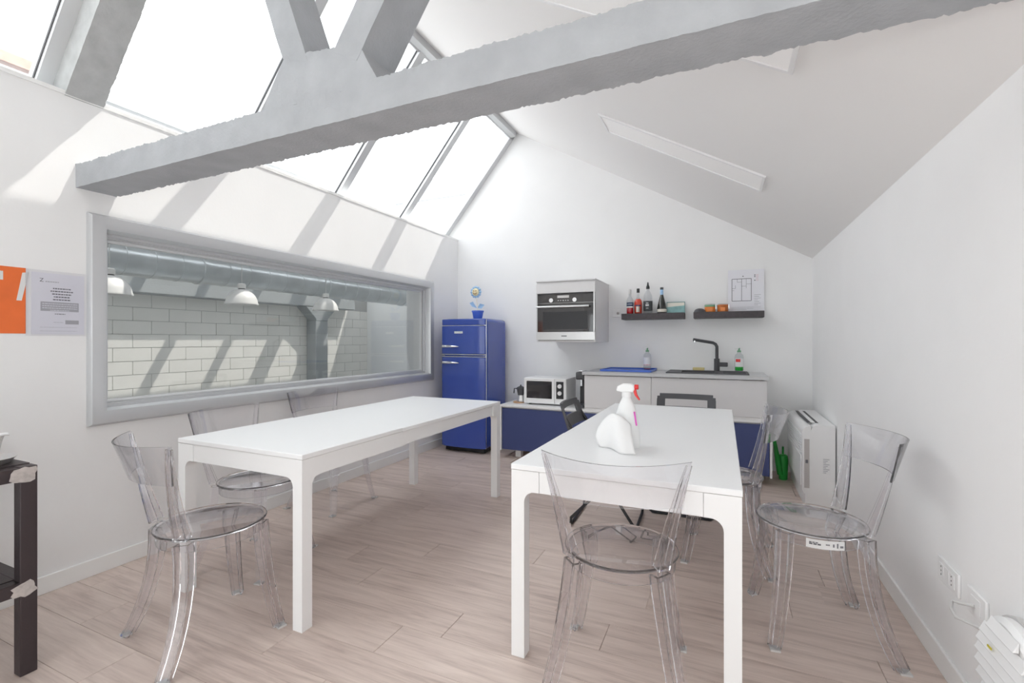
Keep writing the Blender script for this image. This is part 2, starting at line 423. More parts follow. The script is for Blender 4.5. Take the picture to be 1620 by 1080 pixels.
obj('web_member', rough_hex([(-1.512, 2.27), (-1.385, 2.235), (-1.835, 3.42), (-1.962, 3.455)], BY0, BY1 - .01, 8, 8, 60, amp=.002, sc_=9, amp2=.005), 'concrete', tr, smooth=45)
obj('web_member', rough_hex([(-1.262, 2.235), (-1.155, 2.18), (-.735, 2.79), (-.842, 2.85)], BY0, BY1 - .004, 8, 8, 40, amp=.002, sc_=9, amp2=.005), 'concrete', tr, smooth=45)
p0 = Vector((-2.974, 2.436)); dd = Vector((1, KG)).normalized(); nn = Vector((-KG, 1)).normalized()
q = lambda s_, n_: tuple(p0 + dd * s_ + nn * n_)
obj('rafter', rough_hex([q(-.02, 0), q(1.30, 0), q(1.30, .185), q(-.02, .185)], 1.215, 1.375, 90, 8, 6, amp=.0015, sc_=9, amp2=.004), 'raft', tr, smooth=45)

# ------------------------------------------------------------------ interior window in the left wall
wn = struct_root('window_1', 'long silver framed interior window looking into the next hall')
obj('architrave', MB().rectframe([(0, 0), (0, .014), (.012, .032), (.05, .038), (.075, .03), (.086, .004), (.086, -.06), (.06, -.06), (.06, 0)], 'x', XL, 1.302, 4.442, .772, 1.872), 'silver', wn, smooth=35)
obj('track', MB().rectframe([(0, -.03), (.03, -.03), (.03, -.045), (.036, -.045), (.036, -.055), (.0, -.055)], 'x', XL, 1.375, 4.369, .845, 1.799), 'silver', wn)
obj('sash_frame', MB().rectframe([(0, -.06), (.045, -.06), (.055, -.066), (.055, -.10), (0, -.10)], 'x', XL, 1.370, 4.372, .84, 1.80), 'alu', wn)
obj('pane', MB().box(XL - .088, XL - .082, 1.42, 4.32, .89, 1.75), 'pane', wn)
obj('reveal', MB().rectframe([(0, 0), (.003, 0), (.003, -.19), (0, -.19)], 'x', XL - .105, 1.367, 4.373, .837, 1.803), 'alu', wn)

# ------------------------------------------------------------------ hall beyond the window
HX, HY0, HY1 = -7.93, .6, 9.02
hw = struct('wall_hall', MB().box(HX - .25, HX - .012, HY0, HY1, -1.2, 2.42), 'mortar', label='white painted concrete block wall of the next hall')
bm_full = MB().box(0, .10, .004, .496, .004, .196).mesh('block'); bm_full.materials.append(M['blocks'])
for r_ in range(9):
    z = .10 + r_ * .2 ; off = .25 if r_ % 2 else 0.0
    z = .105 + r_ * .2
    yy = 2.27 + off
    while yy < HY1 - .02:
        if yy + .5 > HY1:
            me = MB().box(0, .10, .004, HY1 - yy - .004, .004, .196).mesh('block'); me.materials.append(M['blocks'])
        else: me = bm_full
        o = bpy.data.objects.new('block', me); C.objects.link(o); o.parent = hw; o.location = (HX - .10, yy, z); yy += .5
struct('wall_hall_end', MB().box(HX - .25, -3.29, HY1, HY1 + .2, -1.2, 3.7), 'hall', label='plain grey end wall of the next hall')
struct('wall_hall_near', MB().box(HX - .25, -3.29, HY0 - .2, HY0, -1.2, 3.7), 'hall', label='near end wall of the next hall')
struct('floor_hall', MB().box(HX - .3, -3.29, HY0 - .2, HY1 + .2, -1.3, -1.2), 'hall', label='grey floor of the next hall')
struct('beam_hall', MB().box(HX - .3, -7.655, HY0, 8.3, 1.905, 2.45), 'col', bevel=.01, label='grey concrete lintel beam over the block wall')
struct('wall_partition', MB().box(-3.40, -3.281, HY1 - 3.9, HY1, -1.2, 2.44).box(-3.40, -3.281, HY0, 1.30, -1.2, 2.44).box(-3.40, -3.281, 1.3, HY1 - 3.9, -1.2, .70).box(-3.40, -3.281, 1.3, HY1 - 3.9, 1.95, 2.44), 'hall', label='hall side of the partition wall')
cl = thing('concrete_column', 'grey concrete column with flared head against the block wall', 'column', (-7.8, 7.33, -1.2))
obj('shaft', MB().box(-7.926, -7.66, 7.18, 7.50, -1.2, 1.62), 'col', cl, bevel=.012)
obj('column_head', MB().prism([(7.18, 1.62), (7.50, 1.62), (7.50, 1.66), (7.75, 1.90), (6.93, 1.90), (7.18, 1.66)], 'x', -7.926, -7.655), 'col', cl, bevel=.01)
# hall roof: glazed left slope, right slope with unseen glazing added for light
rz_ = lambda x: 3.65 - (x + 6.6) * 1.19 / 3.3
rp_ = lambda a, b: [(a, rz_(a)), (b, rz_(b)), (b, rz_(b) + .14), (a, rz_(a) + .14)]
hr = struct('roof_hall', MB().prism(rp_(-6.6, -5.3), 'y', HY0 - .2, HY1 + .2).prism(rp_(-4.95, -3.30), 'y', HY0 - .2, HY1 + .2), 'roofw', label='pale sloping roof of the next hall')
hs = struct_root('window_3', 'glazed roof slope of the next hall and an added glazed band')
def hslope(mb, a0, a1, y0, y1, t0, t1):
    A = Vector((-8.23, 2.45)); B = Vector((-6.6, 3.65)); D = (B - A); N = Vector((-D.y, D.x)).normalized(); vs = []
    for t in (t0, t1):
        for a_, y_ in ((a0, y0), (a1, y0), (a1, y1), (a0, y1)):
            p = A + D * a_ + N * t; vs.append((p.x, y_, p.y))
    return mb.add(vs, [(0, 1, 2, 3), (7, 6, 5, 4), (0, 4, 5, 1), (1, 5, 6, 2), (2, 6, 7, 3), (3, 7, 4, 0)])
for i in range(9):  # unseen glazed band added in the right slope to brighten the hall
    a, b = HY0 + i * .936, HY0 + (i + 1) * .936
    obj('pane', MB().prism([(-5.3, rz_(-5.3) + .05), (-4.95, rz_(-4.95) + .05), (-4.95, rz_(-4.95) + .06), (-5.3, rz_(-5.3) + .06)], 'y', a + .03, b - .03), 'skypane', hs)
    obj('mullion', MB().prism(rp_(-5.3, -4.95), 'y', b - .03, b + .03), 'alu', hs)
hm = [.6 + .935 * i for i in range(10)]
for i, yy in enumerate(hm):
    ww = {7: .13, 8: .11}.get(i, .045)
    obj('mullion', hslope(MB(), 0, 1, yy - ww, yy + ww, -.1, .03), 'alu', hs)
for i in range(9): obj('pane', hslope(MB(), 0, 1, hm[i] + .02, hm[i + 1] - .02, 0, .012), 'skypane', hs)

du = thing('ventilation_duct', 'round galvanised spiral duct running through the hall behind the window', 'duct', (-6.2, 5, 1.95))
obj('pipe', MB().lathe([(.185, 0), (.185, 8.2)], 28, (-6.2, .72, 2.135), 'y'), 'galv', du, smooth=40)
for i in range(26):
    obj('seam_ring', MB().lathe([(.184, 0), (.190, .004), (.190, .012), (.184, .016)], 28, (-6.2, .9 + i * .3, 2.135), 'y', cap=False), 'galv', du, smooth=40)
for i in range(4):
    obj('joint_collar', MB().lathe([(.184, 0), (.198, .01), (.198, .05), (.184, .06)], 28, (-6.2, 1.75 + i * 2.1, 2.135), 'y', cap=False), 'galv', du, smooth=40)
def dome_lamp(y, label):
    t = thing('dome_pendant_lamp', label, 'lamp', (-5.93, y, 1.70), 'dome lamps hanging in the hall')
    dm = MB()
    prof = [(.195 * math.sin(R(a)), .20 * math.cos(R(a))) for a in range(90, 10, -8)]
    dm.lathe([(.200, -.006), (.200, .004)] + prof[1:] + [(.032, .1985)], 28, (-5.93, y, 1.706), cap=False)
    obj('shade', dm, 'lampw', t, smooth=50)
    obj('rim', MB().lathe([(.188, -.008), (.204, -.008), (.204, .006), (.188, .006), (.188, -.008)], 28, (-5.93, y, 1.706), cap=False), 'lampw', t, smooth=50)
    obj('neck', MB().cyl(.042, 1.898, 1.914, 20, (-5.93, y, 0)), 'black', t, smooth=40)
    obj('cap', MB().lathe([(.045, 0), (.05, .01), (.05, .055), (.04, .065)], 20, (-5.93, y, 1.914)), 'lampw', t, smooth=40)
    obj('hanging_rod', MB().cyl(.006, 1.979, 3.405, 8, (-5.93, y, 0)), 'steel', t)
for yy, lb in ((2.79, 'white dome lamp cut off by the left edge of the window'), (4.29, 'white dome lamp hanging in the middle of the window view'), (5.76, 'white dome lamp hanging beside the hall column')): dome_lamp(yy, lb)

# ------------------------------------------------------------------ roofs and building seen through the skylight
def gable_house(name, label, y0, y1, roofm, ridge=(-14, 7.52), eave=5.6, base=-1.3, wid=4.0):
    t = thing(name, label, 'building', (ridge[0], (y0 + y1) / 2, base))
    obj('wall', MB().prism([(ridge[0] - wid, base), (ridge[0] + wid, base), (ridge[0] + wid, eave), (ridge[0], ridge[1] - .2), (ridge[0] - wid, eave)], 'y', y0, y1), 'hall', t)
    for sgn in (1, -1):
        obj('roof', MB().prism([(ridge[0], ridge[1]), (ridge[0] + sgn * (wid + .3), eave - .1), (ridge[0] + sgn * (wid + .3), eave - .25), (ridge[0], ridge[1] - .15)], 'y', y0 - .2, y1 + .2), roofm, t)
    return t
gable_house('neighbour_house', 'house with faded red tiled roof beyond the first skylight pane', 0.5, 4.0, 'terra', ridge=(-14, 7.9))
gable_house('neighbour_shed', 'white roofed building glimpsed low through the large skylight pane', 4.5, 14, 'roofw', ridge=(-14, 7.75))
fb = thing('neighbour_block', 'grey flat topped building faint beyond the last skylight panes', 'building', (-13, 18, -1.3))
obj('wall', MB().box(-16, -8, 17, 21, -1.3, 7.25), 'roofw', fb); obj('parapet', MB().box(-16, -7.9, 16.9, 21.1, 7.25, 8.1), 'facade', fb)
struct('ground', MB().box(-60, 40, -40, 60, -1.6, -1.31), 'hall', label='ground outside')

# ------------------------------------------------------------------ ceiling light panels
def panel(y0, y1, label):
    x0, x1 = -.815, .245
    t = thing('ceiling_light_panel', label, 'light panel', ((x0 + x1) / 2, (y0 + y1) / 2, ceil_z((x0 + x1) / 2)), 'recessed light panels in the ceiling')
    D = Vector((1, SL)).normalized(); N = Vector((SL, -1)).normalized(); O = Vector((x0, ceil_z(x0))); L_ = (x1 - x0) / D.x
    def sb(mb, a0, a1, b0, b1, n0, n1):
        vs = []
        for n_ in (n0, n1):
            for a_, b_ in ((a0, b0), (a1, b0), (a1, b1), (a0, b1)):
                p = O + D * a_ + N * n_; vs.append((p.x, b_, p.y))
        return mb.add(vs, [(0, 1, 2, 3), (7, 6, 5, 4), (0, 4, 5, 1), (1, 5, 6, 2), (2, 6, 7, 3), (3, 7, 4, 0)])
    fr = MB(); f_ = .018
    sb(fr, 0, L_, y0, y0 + f_, -.002, .012); sb(fr, 0, L_, y1 - f_, y1, -.002, .012); sb(fr, 0, f_, y0 + f_, y1 - f_, -.002, .012); sb(fr, L_ - f_, L_, y0 + f_, y1 - f_, -.002, .012)
    obj('frame', fr, 'plastic_w', t)
    obj('shadow_gap', sb(MB(), f_, L_ - f_, y0 + f_, y0 + f_ + .006, .0, .004), 'plastic_g', t)
    obj('diffuser', sb(MB(), f_, L_ - f_, y0 + f_ + .006, y1 - f_, .0, .006), 'diff', t)
panel(3.318, 3.632, 'long flat light panel in the sloping ceiling above the kitchen')
panel(1.775, 2.075, 'long flat light panel in the ceiling half hidden by the concrete beam')

# ------------------------------------------------------------------ tables
def table(name, label, x0, x1, y0, y1, seam):
    H = .74; T = .022; zt = H - T; lw = .055; bk = .115; ah = .08
    t = thing(name, label, 'table', ((x0 + x1) / 2, (y0 + y1) / 2, 0), 'extended white tables')
    obj('table_top', MB().box(x0, x1, y0, seam - .001, zt, H), 'top', t, bevel=.003)
    obj('table_top', MB().box(x0, x1, seam + .001, y1, zt - .001, H - .002), 'top', t, bevel=.003)
    arc = [(lw + .04 - .04 * math.cos(R(a)), zt - ah - .04 + .04 * math.sin(R(a))) for a in range(0, 91, 15)]
    P = [(.002, 0), (lw, 0)] + arc + [(bk, zt - ah), (bk, zt - .001), (.002, zt - .001)]
    P2 = [(lw, zt - ah - .04)] + arc[1:] + [(bk, zt - ah), (bk, zt - .001), (lw, zt - .001)]
    for sx in (0, 1):
        for sy in (0, 1):
            fx = (lambda a: x0 + a) if sx == 0 else (lambda a: x1 - a)
            fy = (lambda a: y0 + a) if sy == 0 else (lambda a: y1 - a)
            m = MB().prism([(fx(a), b) for a, b in P], 'y', fy(.002), fy(lw))
            m.prism([(fy(a), b) for a, b in P2], 'x', fx(.002), fx(lw))
            obj('leg', m, 'white', t)
    g = .0015
    obj('apron', MB().box(x0 + bk + g, x1 - bk - g, y0 + .004, y0 + .022, zt - ah, zt - .001), 'white', t)
    obj('apron', MB().box(x0 + bk + g, x1 - bk - g, y1 - .022, y1 - .004, zt - ah, zt - .001), 'white', t)
    for s_, xx in ((1, x0), (-1, x1)):
        obj('apron', MB().box(xx + s_ * .004, xx + s_ * .022, y0 + bk + g, seam + .03, zt - ah, zt - .001), 'white', t)
        obj('apron', MB().box(xx + s_ * .012, xx + s_ * .030, seam + .032, y1 - bk - g, zt - ah + .004, zt - .002), 'white', t)
table('dining_table', 'long white table standing beside the interior window', -2.422, -1.592, 1.4187, 3.32, 2.09)
table('dining_table', 'long white table with the spray bottle on it', -.749, .057, 1.6545, 3.58, 2.315)

# ------------------------------------------------------------------ clear chairs
UP = [(-.5, 0), (.5, 0), (.5, -1), (.34, -1), (.34, -.2), (-.34, -.2), (-.34, -1), (-.5, -1)]
def channel(pts, w0, w1, d0, d1, out):
    fr = []; n = len(pts); out = Vector(out)
    for i, p in enumerate(pts):
        t = (Vector(pts[min(i + 1, n - 1)]) - Vector(pts[max(i - 1, 0)])).normalized()
        o_ = (out - t * out.dot(t)).normalized(); sd = t.cross(o_).normalized(); k = i / (n - 1)
        fr.append((p, sd, o_, w0 + (w1 - w0) * k, d0 + (d1 - d0) * k))
    return MB().sweep(UP, fr)
def bez(a, b, c_, n=9):
    a, b, c_ = Vector(a), Vector(b), Vector(c_); return [tuple(a * (1 - t) ** 2 + b * 2 * t * (1 - t) + c_ * t * t) for t in [i / (n - 1) for i in range(n)]]
def make_clear_chair(label, loc, rz):
    t = thing('clear_plastic_chair', label, 'chair', loc, 'clear plastic chairs', local=True, rz=rz)
    obj('seat', MB().lathe([(.001, .446), (.19, .446), (.203, .449), (.206, .455), (.203, .460), (.192, .459), (.185, .455), (.001, .454)], 48, (0, .02, 0)), 'clear', t, smooth=40)
    obj('seat_rim', MB().lathe([(.188, .405), (.194, .405), (.196, .4455), (.190, .4455), (.188, .405)], 48, (0, .02, 0), cap=False), 'clear', t, smooth=40)
    for sx in (-1, 1):
        lg = obj('leg', channel(bez((sx * .160, .165, .444), (sx * .175, .175, .2), (sx * .215, .212, .008)), .060, .042, .040, .030, (sx * .75, .65, 0)), 'clear', t, smooth=30)
        obj('foot_pad', MB().box(sx * .215 - .018, sx * .215 + .018, .186, .222, 0, .0075), 'plastic_g', lg)
        lg = obj('leg', channel(bez((sx * .160, -.145, .444), (sx * .185, -.135, .2), (sx * .232, -.225, .008)), .060, .044, .042, .032, (sx * .7, -.7, 0)), 'clear', t, smooth=30)
        obj('foot_pad', MB().box(sx * .229 - .018, sx * .229 + .018, -.236, -.200, 0, .0075), 'plastic_g', lg)
        obj('back_post', channel(bez((sx * .163, -.147, .462), (sx * .186, -.186, .63), (sx * .235, -.2035, .826), 13), .050, .022, .034, .007, (sx * .62, -.78, 0)), 'clear', t, smooth=30)
    g = []; f_ = []; NU, NV = 20, 5
    for layer in (0, 1):
        for v in range(NV + 1):
            for u in range(NU + 1):
                a = u / NU * 2 - 1; k = v / NV; z = .688 + .144 * k; hw = .212 + .031 * k
                yy = -.186 - .016 * k - (.070 + .034 * k) * (1 - a * a) + (.006 if layer else 0)
                g.append((a * hw, yy, z + .006 * a * a * k))
    st = (NU + 1) * (NV + 1); I = lambda l, u, v: l * st + v * (NU + 1) + u
    for v in range(NV):
        for u in range(NU):
            f_.append((I(0, u, v), I(0, u + 1, v), I(0, u + 1, v + 1), I(0, u, v + 1))); f_.append((I(1, u, v), I(1, u, v + 1), I(1, u + 1, v + 1), I(1, u + 1, v)))
    for u in range(NU):
        f_.append((I(0, u, 0), I(1, u, 0), I(1, u + 1, 0), I(0, u + 1, 0))); f_.append((I(0, u, NV), I(0, u + 1, NV), I(1, u + 1, NV), I(1, u, NV)))
    for v in range(NV):
        f_.append((I(0, 0, v), I(0, 0, v + 1), I(1, 0, v + 1), I(1, 0, v))); f_.append((I(0, NU, v), I(1, NU, v), I(1, NU, v + 1), I(0, NU, v + 1)))
    obj('backrest', MB().add(g, f_), 'clear', t, smooth=50)
    return t
CG = 'clear plastic chairs'
ch = make_clear_chair('clear plastic chair at the near end of the table by the window', (-1.975, 1.273, 0), R(-13.7))
dup(ch, (-2.359, 1.795, 0), R(-78.5), 'clear plastic chair tucked under the window table, nearer of the pair along the wall', CG)
dup(ch, (-2.66, 2.66, 0), R(-90), 'clear plastic chair against the window wall, farther of the pair along it', CG)
dup(ch, (-.346, 1.737, 0), R(4.6), 'clear plastic chair in front with its back to the camera', CG)
chE = dup(ch, (.358, 2.349, 0), R(97.7), 'clear plastic chair with a white sticker under the seat, by the outlets', CG)
dup(ch, (.02, 2.94, 0), R(87), 'clear plastic chair between the table and the wall heater', CG)
sv = []; sf = []
for i in range(13):
    a = R(160 + i * 3.2); r_ = .1972
    for z in (.408, .442): sv.append((r_ * math.cos(a), .02 + r_ * math.sin(a), z))
for i in range(13):
    a = R(160 + i * 3.2)
    for z in (.408, .442): sv.append((.1982 * math.cos(a), .02 + .1982 * math.sin(a), z))
for i in range(12):
    j = 2 * i; sf.append((j, j + 1, j + 3, j + 2)); sf.append((26 + j, 26 + j + 2, 26 + j + 3, 26 + j + 1)); sf.append((j + 1, 27 + j, 29 + j, j + 3)); sf.append((j, j + 2, 28 + j, 26 + j))
sf += [(0, 26, 27, 1), (24, 25, 51, 50)]
stk = obj('sticker', MB().add(sv, sf), 'lab_white', chE, label='white product sticker')
pm = MB()
for a0, wd, z0, z1 in ((163, 9, .428, .432), (163, 12, .421, .427), (179, 4, .424, .429), (186, 1.6, .419, .431), (190, 1.6, .416, .434), (193.5, 3.5, .417, .425)):
    for k in range(3):
        a, b = R(a0 + wd * k / 3), R(a0 + wd * (k + .82) / 3); r0, r1 = .1983, .1986
        pm.add([(r_ * math.cos(g_), .02 + r_ * math.sin(g_), z) for r_ in (r0, r1) for g_ in (a, b) for z in (z0, z1)], [(0, 2, 3, 1), (4, 5, 7, 6), (0, 1, 5, 4), (2, 6, 7, 3), (0, 4, 6, 2), (1, 3, 7, 5)])
obj('print', pm, 'ink', stk)

# ------------------------------------------------------------------ black folding chairs
def make_folding(label, loc, rz):
    t = thing('folding_chair', label, 'chair', loc, 'black folding chairs', local=True, rz=rz)
    obj('seat', MB().prism([(-.185, -.17), (.185, -.17), (.185, .17), (.16, .20), (-.16, .20), (-.185, .17)], 'z', .432, .450), 'char', t, bevel=.006)
    def frame(top, foot, hw, zt):
        pts = [(-hw, top, zt)] + [(-hw, foot, .05), (-hw, foot, .02), (-hw + .015, foot, .0105), (hw - .015, foot, .0105), (hw, foot, .02), (hw, foot, .05)] + [(hw, top, zt)]
        return MB().tube(pts, .0095, 8)
    obj('back_frame', frame(-.235, .205, .205, .70), 'black', t, smooth=50)
    obj('seat_frame', frame(.16, -.205, .186, .428), 'black', t, smooth=50)
    # backrest plate with hand slot: curved in plan
    m = MB()
    def yb(x, z): return -.222 - .05 * (z - .64) / .15 - .03 * (1 - (x / .215) ** 2)
    def blk(xa, xb, za, zb, n=6):
        vs = []; fs = []
        for i in range(n + 1):
            x = xa + (xb - xa) * i / n
            for z in (za, zb):
                inset = 1
                for d in (0, .016): vs.append((x, yb(x, z) + d, z))
        for i in range(n):
            o = i * 4; fs += [(o, o + 4, o + 6, o + 2), (o + 1, o + 3, o + 7, o + 5), (o + 2, o + 6, o + 7, o + 3), (o, o + 1, o + 5, o + 4)]
        fs += [(0, 2, 3, 1), (n * 4, n * 4 + 1, n * 4 + 3, n * 4 + 2)]; m.add(vs, fs)
    blk(-.195, .195, .775, .795, 10); blk(-.213, .213, .755, .775, 10); blk(-.215, -.155, .70, .755); blk(.155, .215, .70, .755); blk(-.215, .215, .63, .70, 10)
    obj('backrest', m, 'char', t, bevel=.004)
    return t
fc = make_folding('charcoal folding chair at the far end of the spray bottle table', (-.265, 3.63, 0), R(180))
dup(fc, (-.715, 3.17, 0), R(-88), 'charcoal folding chair on the side of the table facing the fridge', 'black folding chairs')

# ------------------------------------------------------------------ spray bottle and cloth on the table
bx, by = -.395, 2.13
sp = thing('spray_bottle', 'white trigger spray bottle with red trigger on the table', 'bottle', (bx, by, .74))
bd = MB(); prof = [(.056, 0), (.060, .01), (.059, .05), (.054, .10), (.046, .15), (.036, .185), (.024, .208), (.017, .225)]
vs = []; fs = []; n = 24
for r_, z in prof:
    for i in range(n):
        a = 2 * math.pi * i / n; vs.append((bx + r_ * math.cos(a), by + r_ * .72 * math.sin(a), .7385 + z))
for k in range(len(prof) - 1):
    for i in range(n): fs.append((k * n + i, k * n + (i + 1) % n, (k + 1) * n + (i + 1) % n, (k + 1) * n + i))
fs += [tuple(range(n))[::-1], tuple(range((len(prof) - 1) * n, len(prof) * n))]
obj('body', bd.add(vs, fs), 'spray', sp, smooth=50)
obj('collar', MB().cyl(.021, .963, .985, 20, (bx, by, 0)), 'white', sp, smooth=40)
obj('spray_head', MB().prism([(bx - .045, .988), (bx - .02, .984), (bx + .03, .984), (bx + .036, .998), (bx + .036, 1.016), (bx + .02, 1.022), (bx - .015, 1.022), (bx - .04, 1.008)], 'y', by - .014, by + .014), 'white', sp, bevel=.005)
obj('nozzle', MB().cyl(.011, 0, .016, 12, (bx + .036, by, 1.008), 'x'), 'red', sp, smooth=40)
obj('trigger', MB().prism([(bx + .028, .998), (bx + .042, .998), (bx + .047, .975), (bx + .060, .952), (bx + .054, .950), (bx + .036, .972)], 'y', by - .006, by + .006), 'red', sp, bevel=.002)
obj('label_print', MB().prism([(bx + .0345, .90), (bx + .044, .84), (bx + .050, .84), (bx + .0405, .90)], 'y', by - .022, by + .004), 'pink', sp)
# draped cloth: a folded sheet leaning on the bottle
cb = MB(); vs = []; fs = []; NU, NV = 18, 14
for v in range(NV + 1):
    k = v / NV
    for u in range(NU + 1):
        a = u / NU
        z = .742 + .150 * (1 - k) * (.30 + .70 * math.sin(math.pi * min(1, .18 + .62 * a)))
        x = bx - .105 + .135 * a + .035 * k * a - .018 * math.sin(math.pi * k) * (1 - a)
        yy = by - .020 - .042 * a - .055 * k * (.5 + a) - .010 * math.sin(8 * a + 2 * k) * (.3 + k) - .018 * math.sin(math.pi * k) - .03 * math.exp(-((a - .62) / .25) ** 2)
        if k > .93: z = max(.7415, z - .0)
        vs.append((x, yy, max(z, .7418)))
for v in range(NV):
    for u in range(NU): o = v * (NU + 1) + u; fs.append((o, o + 1, o + NU + 2, o + NU + 1))
co = obj('cleaning_cloth', cb.add(vs, fs), 'cloth', None, smooth=60)
so = co.modifiers.new('thick', 'SOLIDIFY'); so.thickness = .004; so.offset = 1
tag(co, 'crumpled white cloth leaning against the spray bottle', 'cloth')

# ------------------------------------------------------------------ fridge and toy flower
fx0, fx1, fy0, fy1 = -2.835, -2.295, 4.385, 4.955
fr = thing('retro_fridge', 'glossy blue retro fridge with chrome handles in the corner', 'fridge', ((fx0 + fx1) / 2, (fy0 + fy1) / 2, 0))
obj('body', MB().box(fx0, fx1, fy0 + .055, fy1, .045, 1.452), 'fridge', fr, bevel=.045, seg=5)
obj('plinth', MB().box(fx0 + .03, fx1 - .03, fy0 + .07, fy1 - .03, .012, .046), 'black', fr)
for xx in (fx0 + .06, fx1 - .06):
    obj('foot', MB().cyl(.018, 0, .013, 12, (xx, fy0 + .12, 0)), 'black', fr)
    obj('foot', MB().cyl(.018, 0, .013, 12, (xx, fy1 - .08, 0)), 'black', fr)
def fdoor(z0, z1):
    n = 10; poly = [(fx0, fy0 + .053), (fx1, fy0 + .053)] + [(fx1 - (fx1 - fx0) * i / n, fy0 + .032 - .032 * math.sin(math.pi * i / n) ** .5) for i in range(n + 1)]
    return MB().prism(poly, 'z', z0, z1)
d1 = obj('door', fdoor(1.067, 1.372), 'fridge', fr, bevel=.008, seg=3); d2 = obj('door', fdoor(.06, 1.033), 'fridge', fr, bevel=.008, seg=3)
obj('top_cap', fdoor(1.376, 1.445), 'fridge', fr, bevel=.02, seg=4)
for z in (1.372, 1.060, 1.036): obj('chrome_trim', MB().box(fx0 + .004, fx1 - .004, fy0 + .012, fy0 + .05, z, z + .005), 'chrome', fr)
obj('chrome_trim', MB().box(fx1 - .002, fx1 + .004, fy0 + .046, fy0 + .056, .06, 1.44), 'chrome', fr)
for d_, z in ((d1, 1.150), (d2, .975)):
    h = MB().tube([(fx0 + .03, fy0 - .001, z), (fx0 + .05, fy0 - .022, z), (fx0 + .13, fy0 - .03, z), (fx0 + .22, fy0 - .028, z - .002), (fx0 + .235, fy0 - .008, z - .004)], [.016, .016, .014, .009, .005], 10)
    obj('handle', h, 'chrome', d_, smooth=60, label='chrome lever handle')
obj('badge', MB().box(fx0 + .18, fx0 + .285, fy0 - .004, fy0 + .002, 1.288, 1.312), 'chrome', d1)
pt = thing('toy_flower', 'smiling toy flower in a blue pot on top of the fridge', 'toy', (-2.495, 4.62, 1.452))
px, py, pz = -2.495, 4.62, 1.4525
obj('pot', MB().lathe([(.045, 0), (.05, .005), (.062, .075), (.068, .077), (.068, .092), (.058, .092), (.052, .02), (.001, .02)], 24, (px, py, pz)), 'potblue', pt, smooth=40)
obj('soil_disc', MB().cyl(.056, pz + .07, pz + .082, 20, (px, py, 0)), 'white', pt)
obj('stem', MB().tube([(px, py, pz + .08), (px - .008, py, pz + .17), (px - .022, py, pz + .25)], .006, 8), 'lab_cream', pt, smooth=60)
for s_, z in ((-1, .175), (1, .15)):
    obj('leaf', MB().add([(px - .01, py, pz + .12), (px - .01 + s_ * .045, py - .012, pz + z + .02), (px - .01 + s_ * .095, py, pz + z + .005), (px - .01 + s_ * .06, py - .006, pz + z - .035), (px - .01 + s_ * .05, py + .010, pz + z)],
        [(0, 1, 4), (1, 2, 4), (2, 3, 4), (3, 0, 4), (0, 3, 2, 1)]), 'leafblue', pt)
hd = (px - .024, py - .01, pz + .30)
for i in range(12):
    a = 2 * math.pi * i / 12; ca, sa = math.cos(a), math.sin(a)
    m = MB().lathe([(.002, 0), (.014, .006), (.016, .012), (.010, .018), (.002, .02)], 10, (0, 0, 0), 'y')
    m.v = [(hd[0] + ca * .052 + x * 1.1, hd[1] + yv, hd[2] + sa * .052 + z * 1.1) for x, yv, z in m.v]
    obj('petal', m, 'leafblue', pt, smooth=60)
fc_ = obj('face', MB().lathe([(.002, 0), (.03, .003), (.042, .012), (.042, .022), (.03, .03), (.002, .032)], 24, (hd[0], hd[1] - .014, hd[2]), 'y'), 'face', pt, smooth=60)
for s_ in (-1, 1): obj('eye', MB().lathe([(.001, 0), (.006, .002), (.006, .006)], 10, (hd[0] + s_ * .013, hd[1] - .018, hd[2] + .012), 'y'), 'brown', fc_)
obj('smile', MB().tube([(hd[0] + .022 * math.cos(R(a)), hd[1] - .015, hd[2] + .022 * math.sin(R(a))) for a in range(200, 341, 14)], .0035, 6), 'brown', fc_)

# ------------------------------------------------------------------ low navy bench cabinets
KX0, KX1, KY = -2.1, .356, 4.405
lb = thing('bench_cabinet', 'long low cabinet with navy fronts and white top along the back wall', 'cabinet', ((KX0 + KX1) / 2, 4.7, 0))
obj('top_board', MB().box(KX0 - .012, KX1 + .012, KY - .015, 4.98, .530, .552), 'white', lb, bevel=.002)
for xx in (KX0 - .012, KX1 - .004): obj('side_panel', MB().box(xx, xx + .016, KY - .012, 4.98, .08, .529), 'white', lb)
obj('carcass', MB().box(KX0 + .006, KX1 - .006, KY + .02, 4.97, .095, .528), 'white', lb)
n = 3; wd = (KX1 - KX0 - .012) / n
for i in range(n): obj('drawer_front', MB().box(KX0 + .006 + i * wd + .0015, KX0 + .006 + (i + 1) * wd - .0015, KY, KY + .018, .09, .515), 'blue', lb, bevel=.0015)
for xx in (KX0 + .12, KX0 + .85, KX0 + 1.6, KX1 - .15):
    for yy in (KY + .09, 4.88): obj('leg', MB().box(xx, xx + .06, yy, yy + .06, 0, .094), 'white', lb)

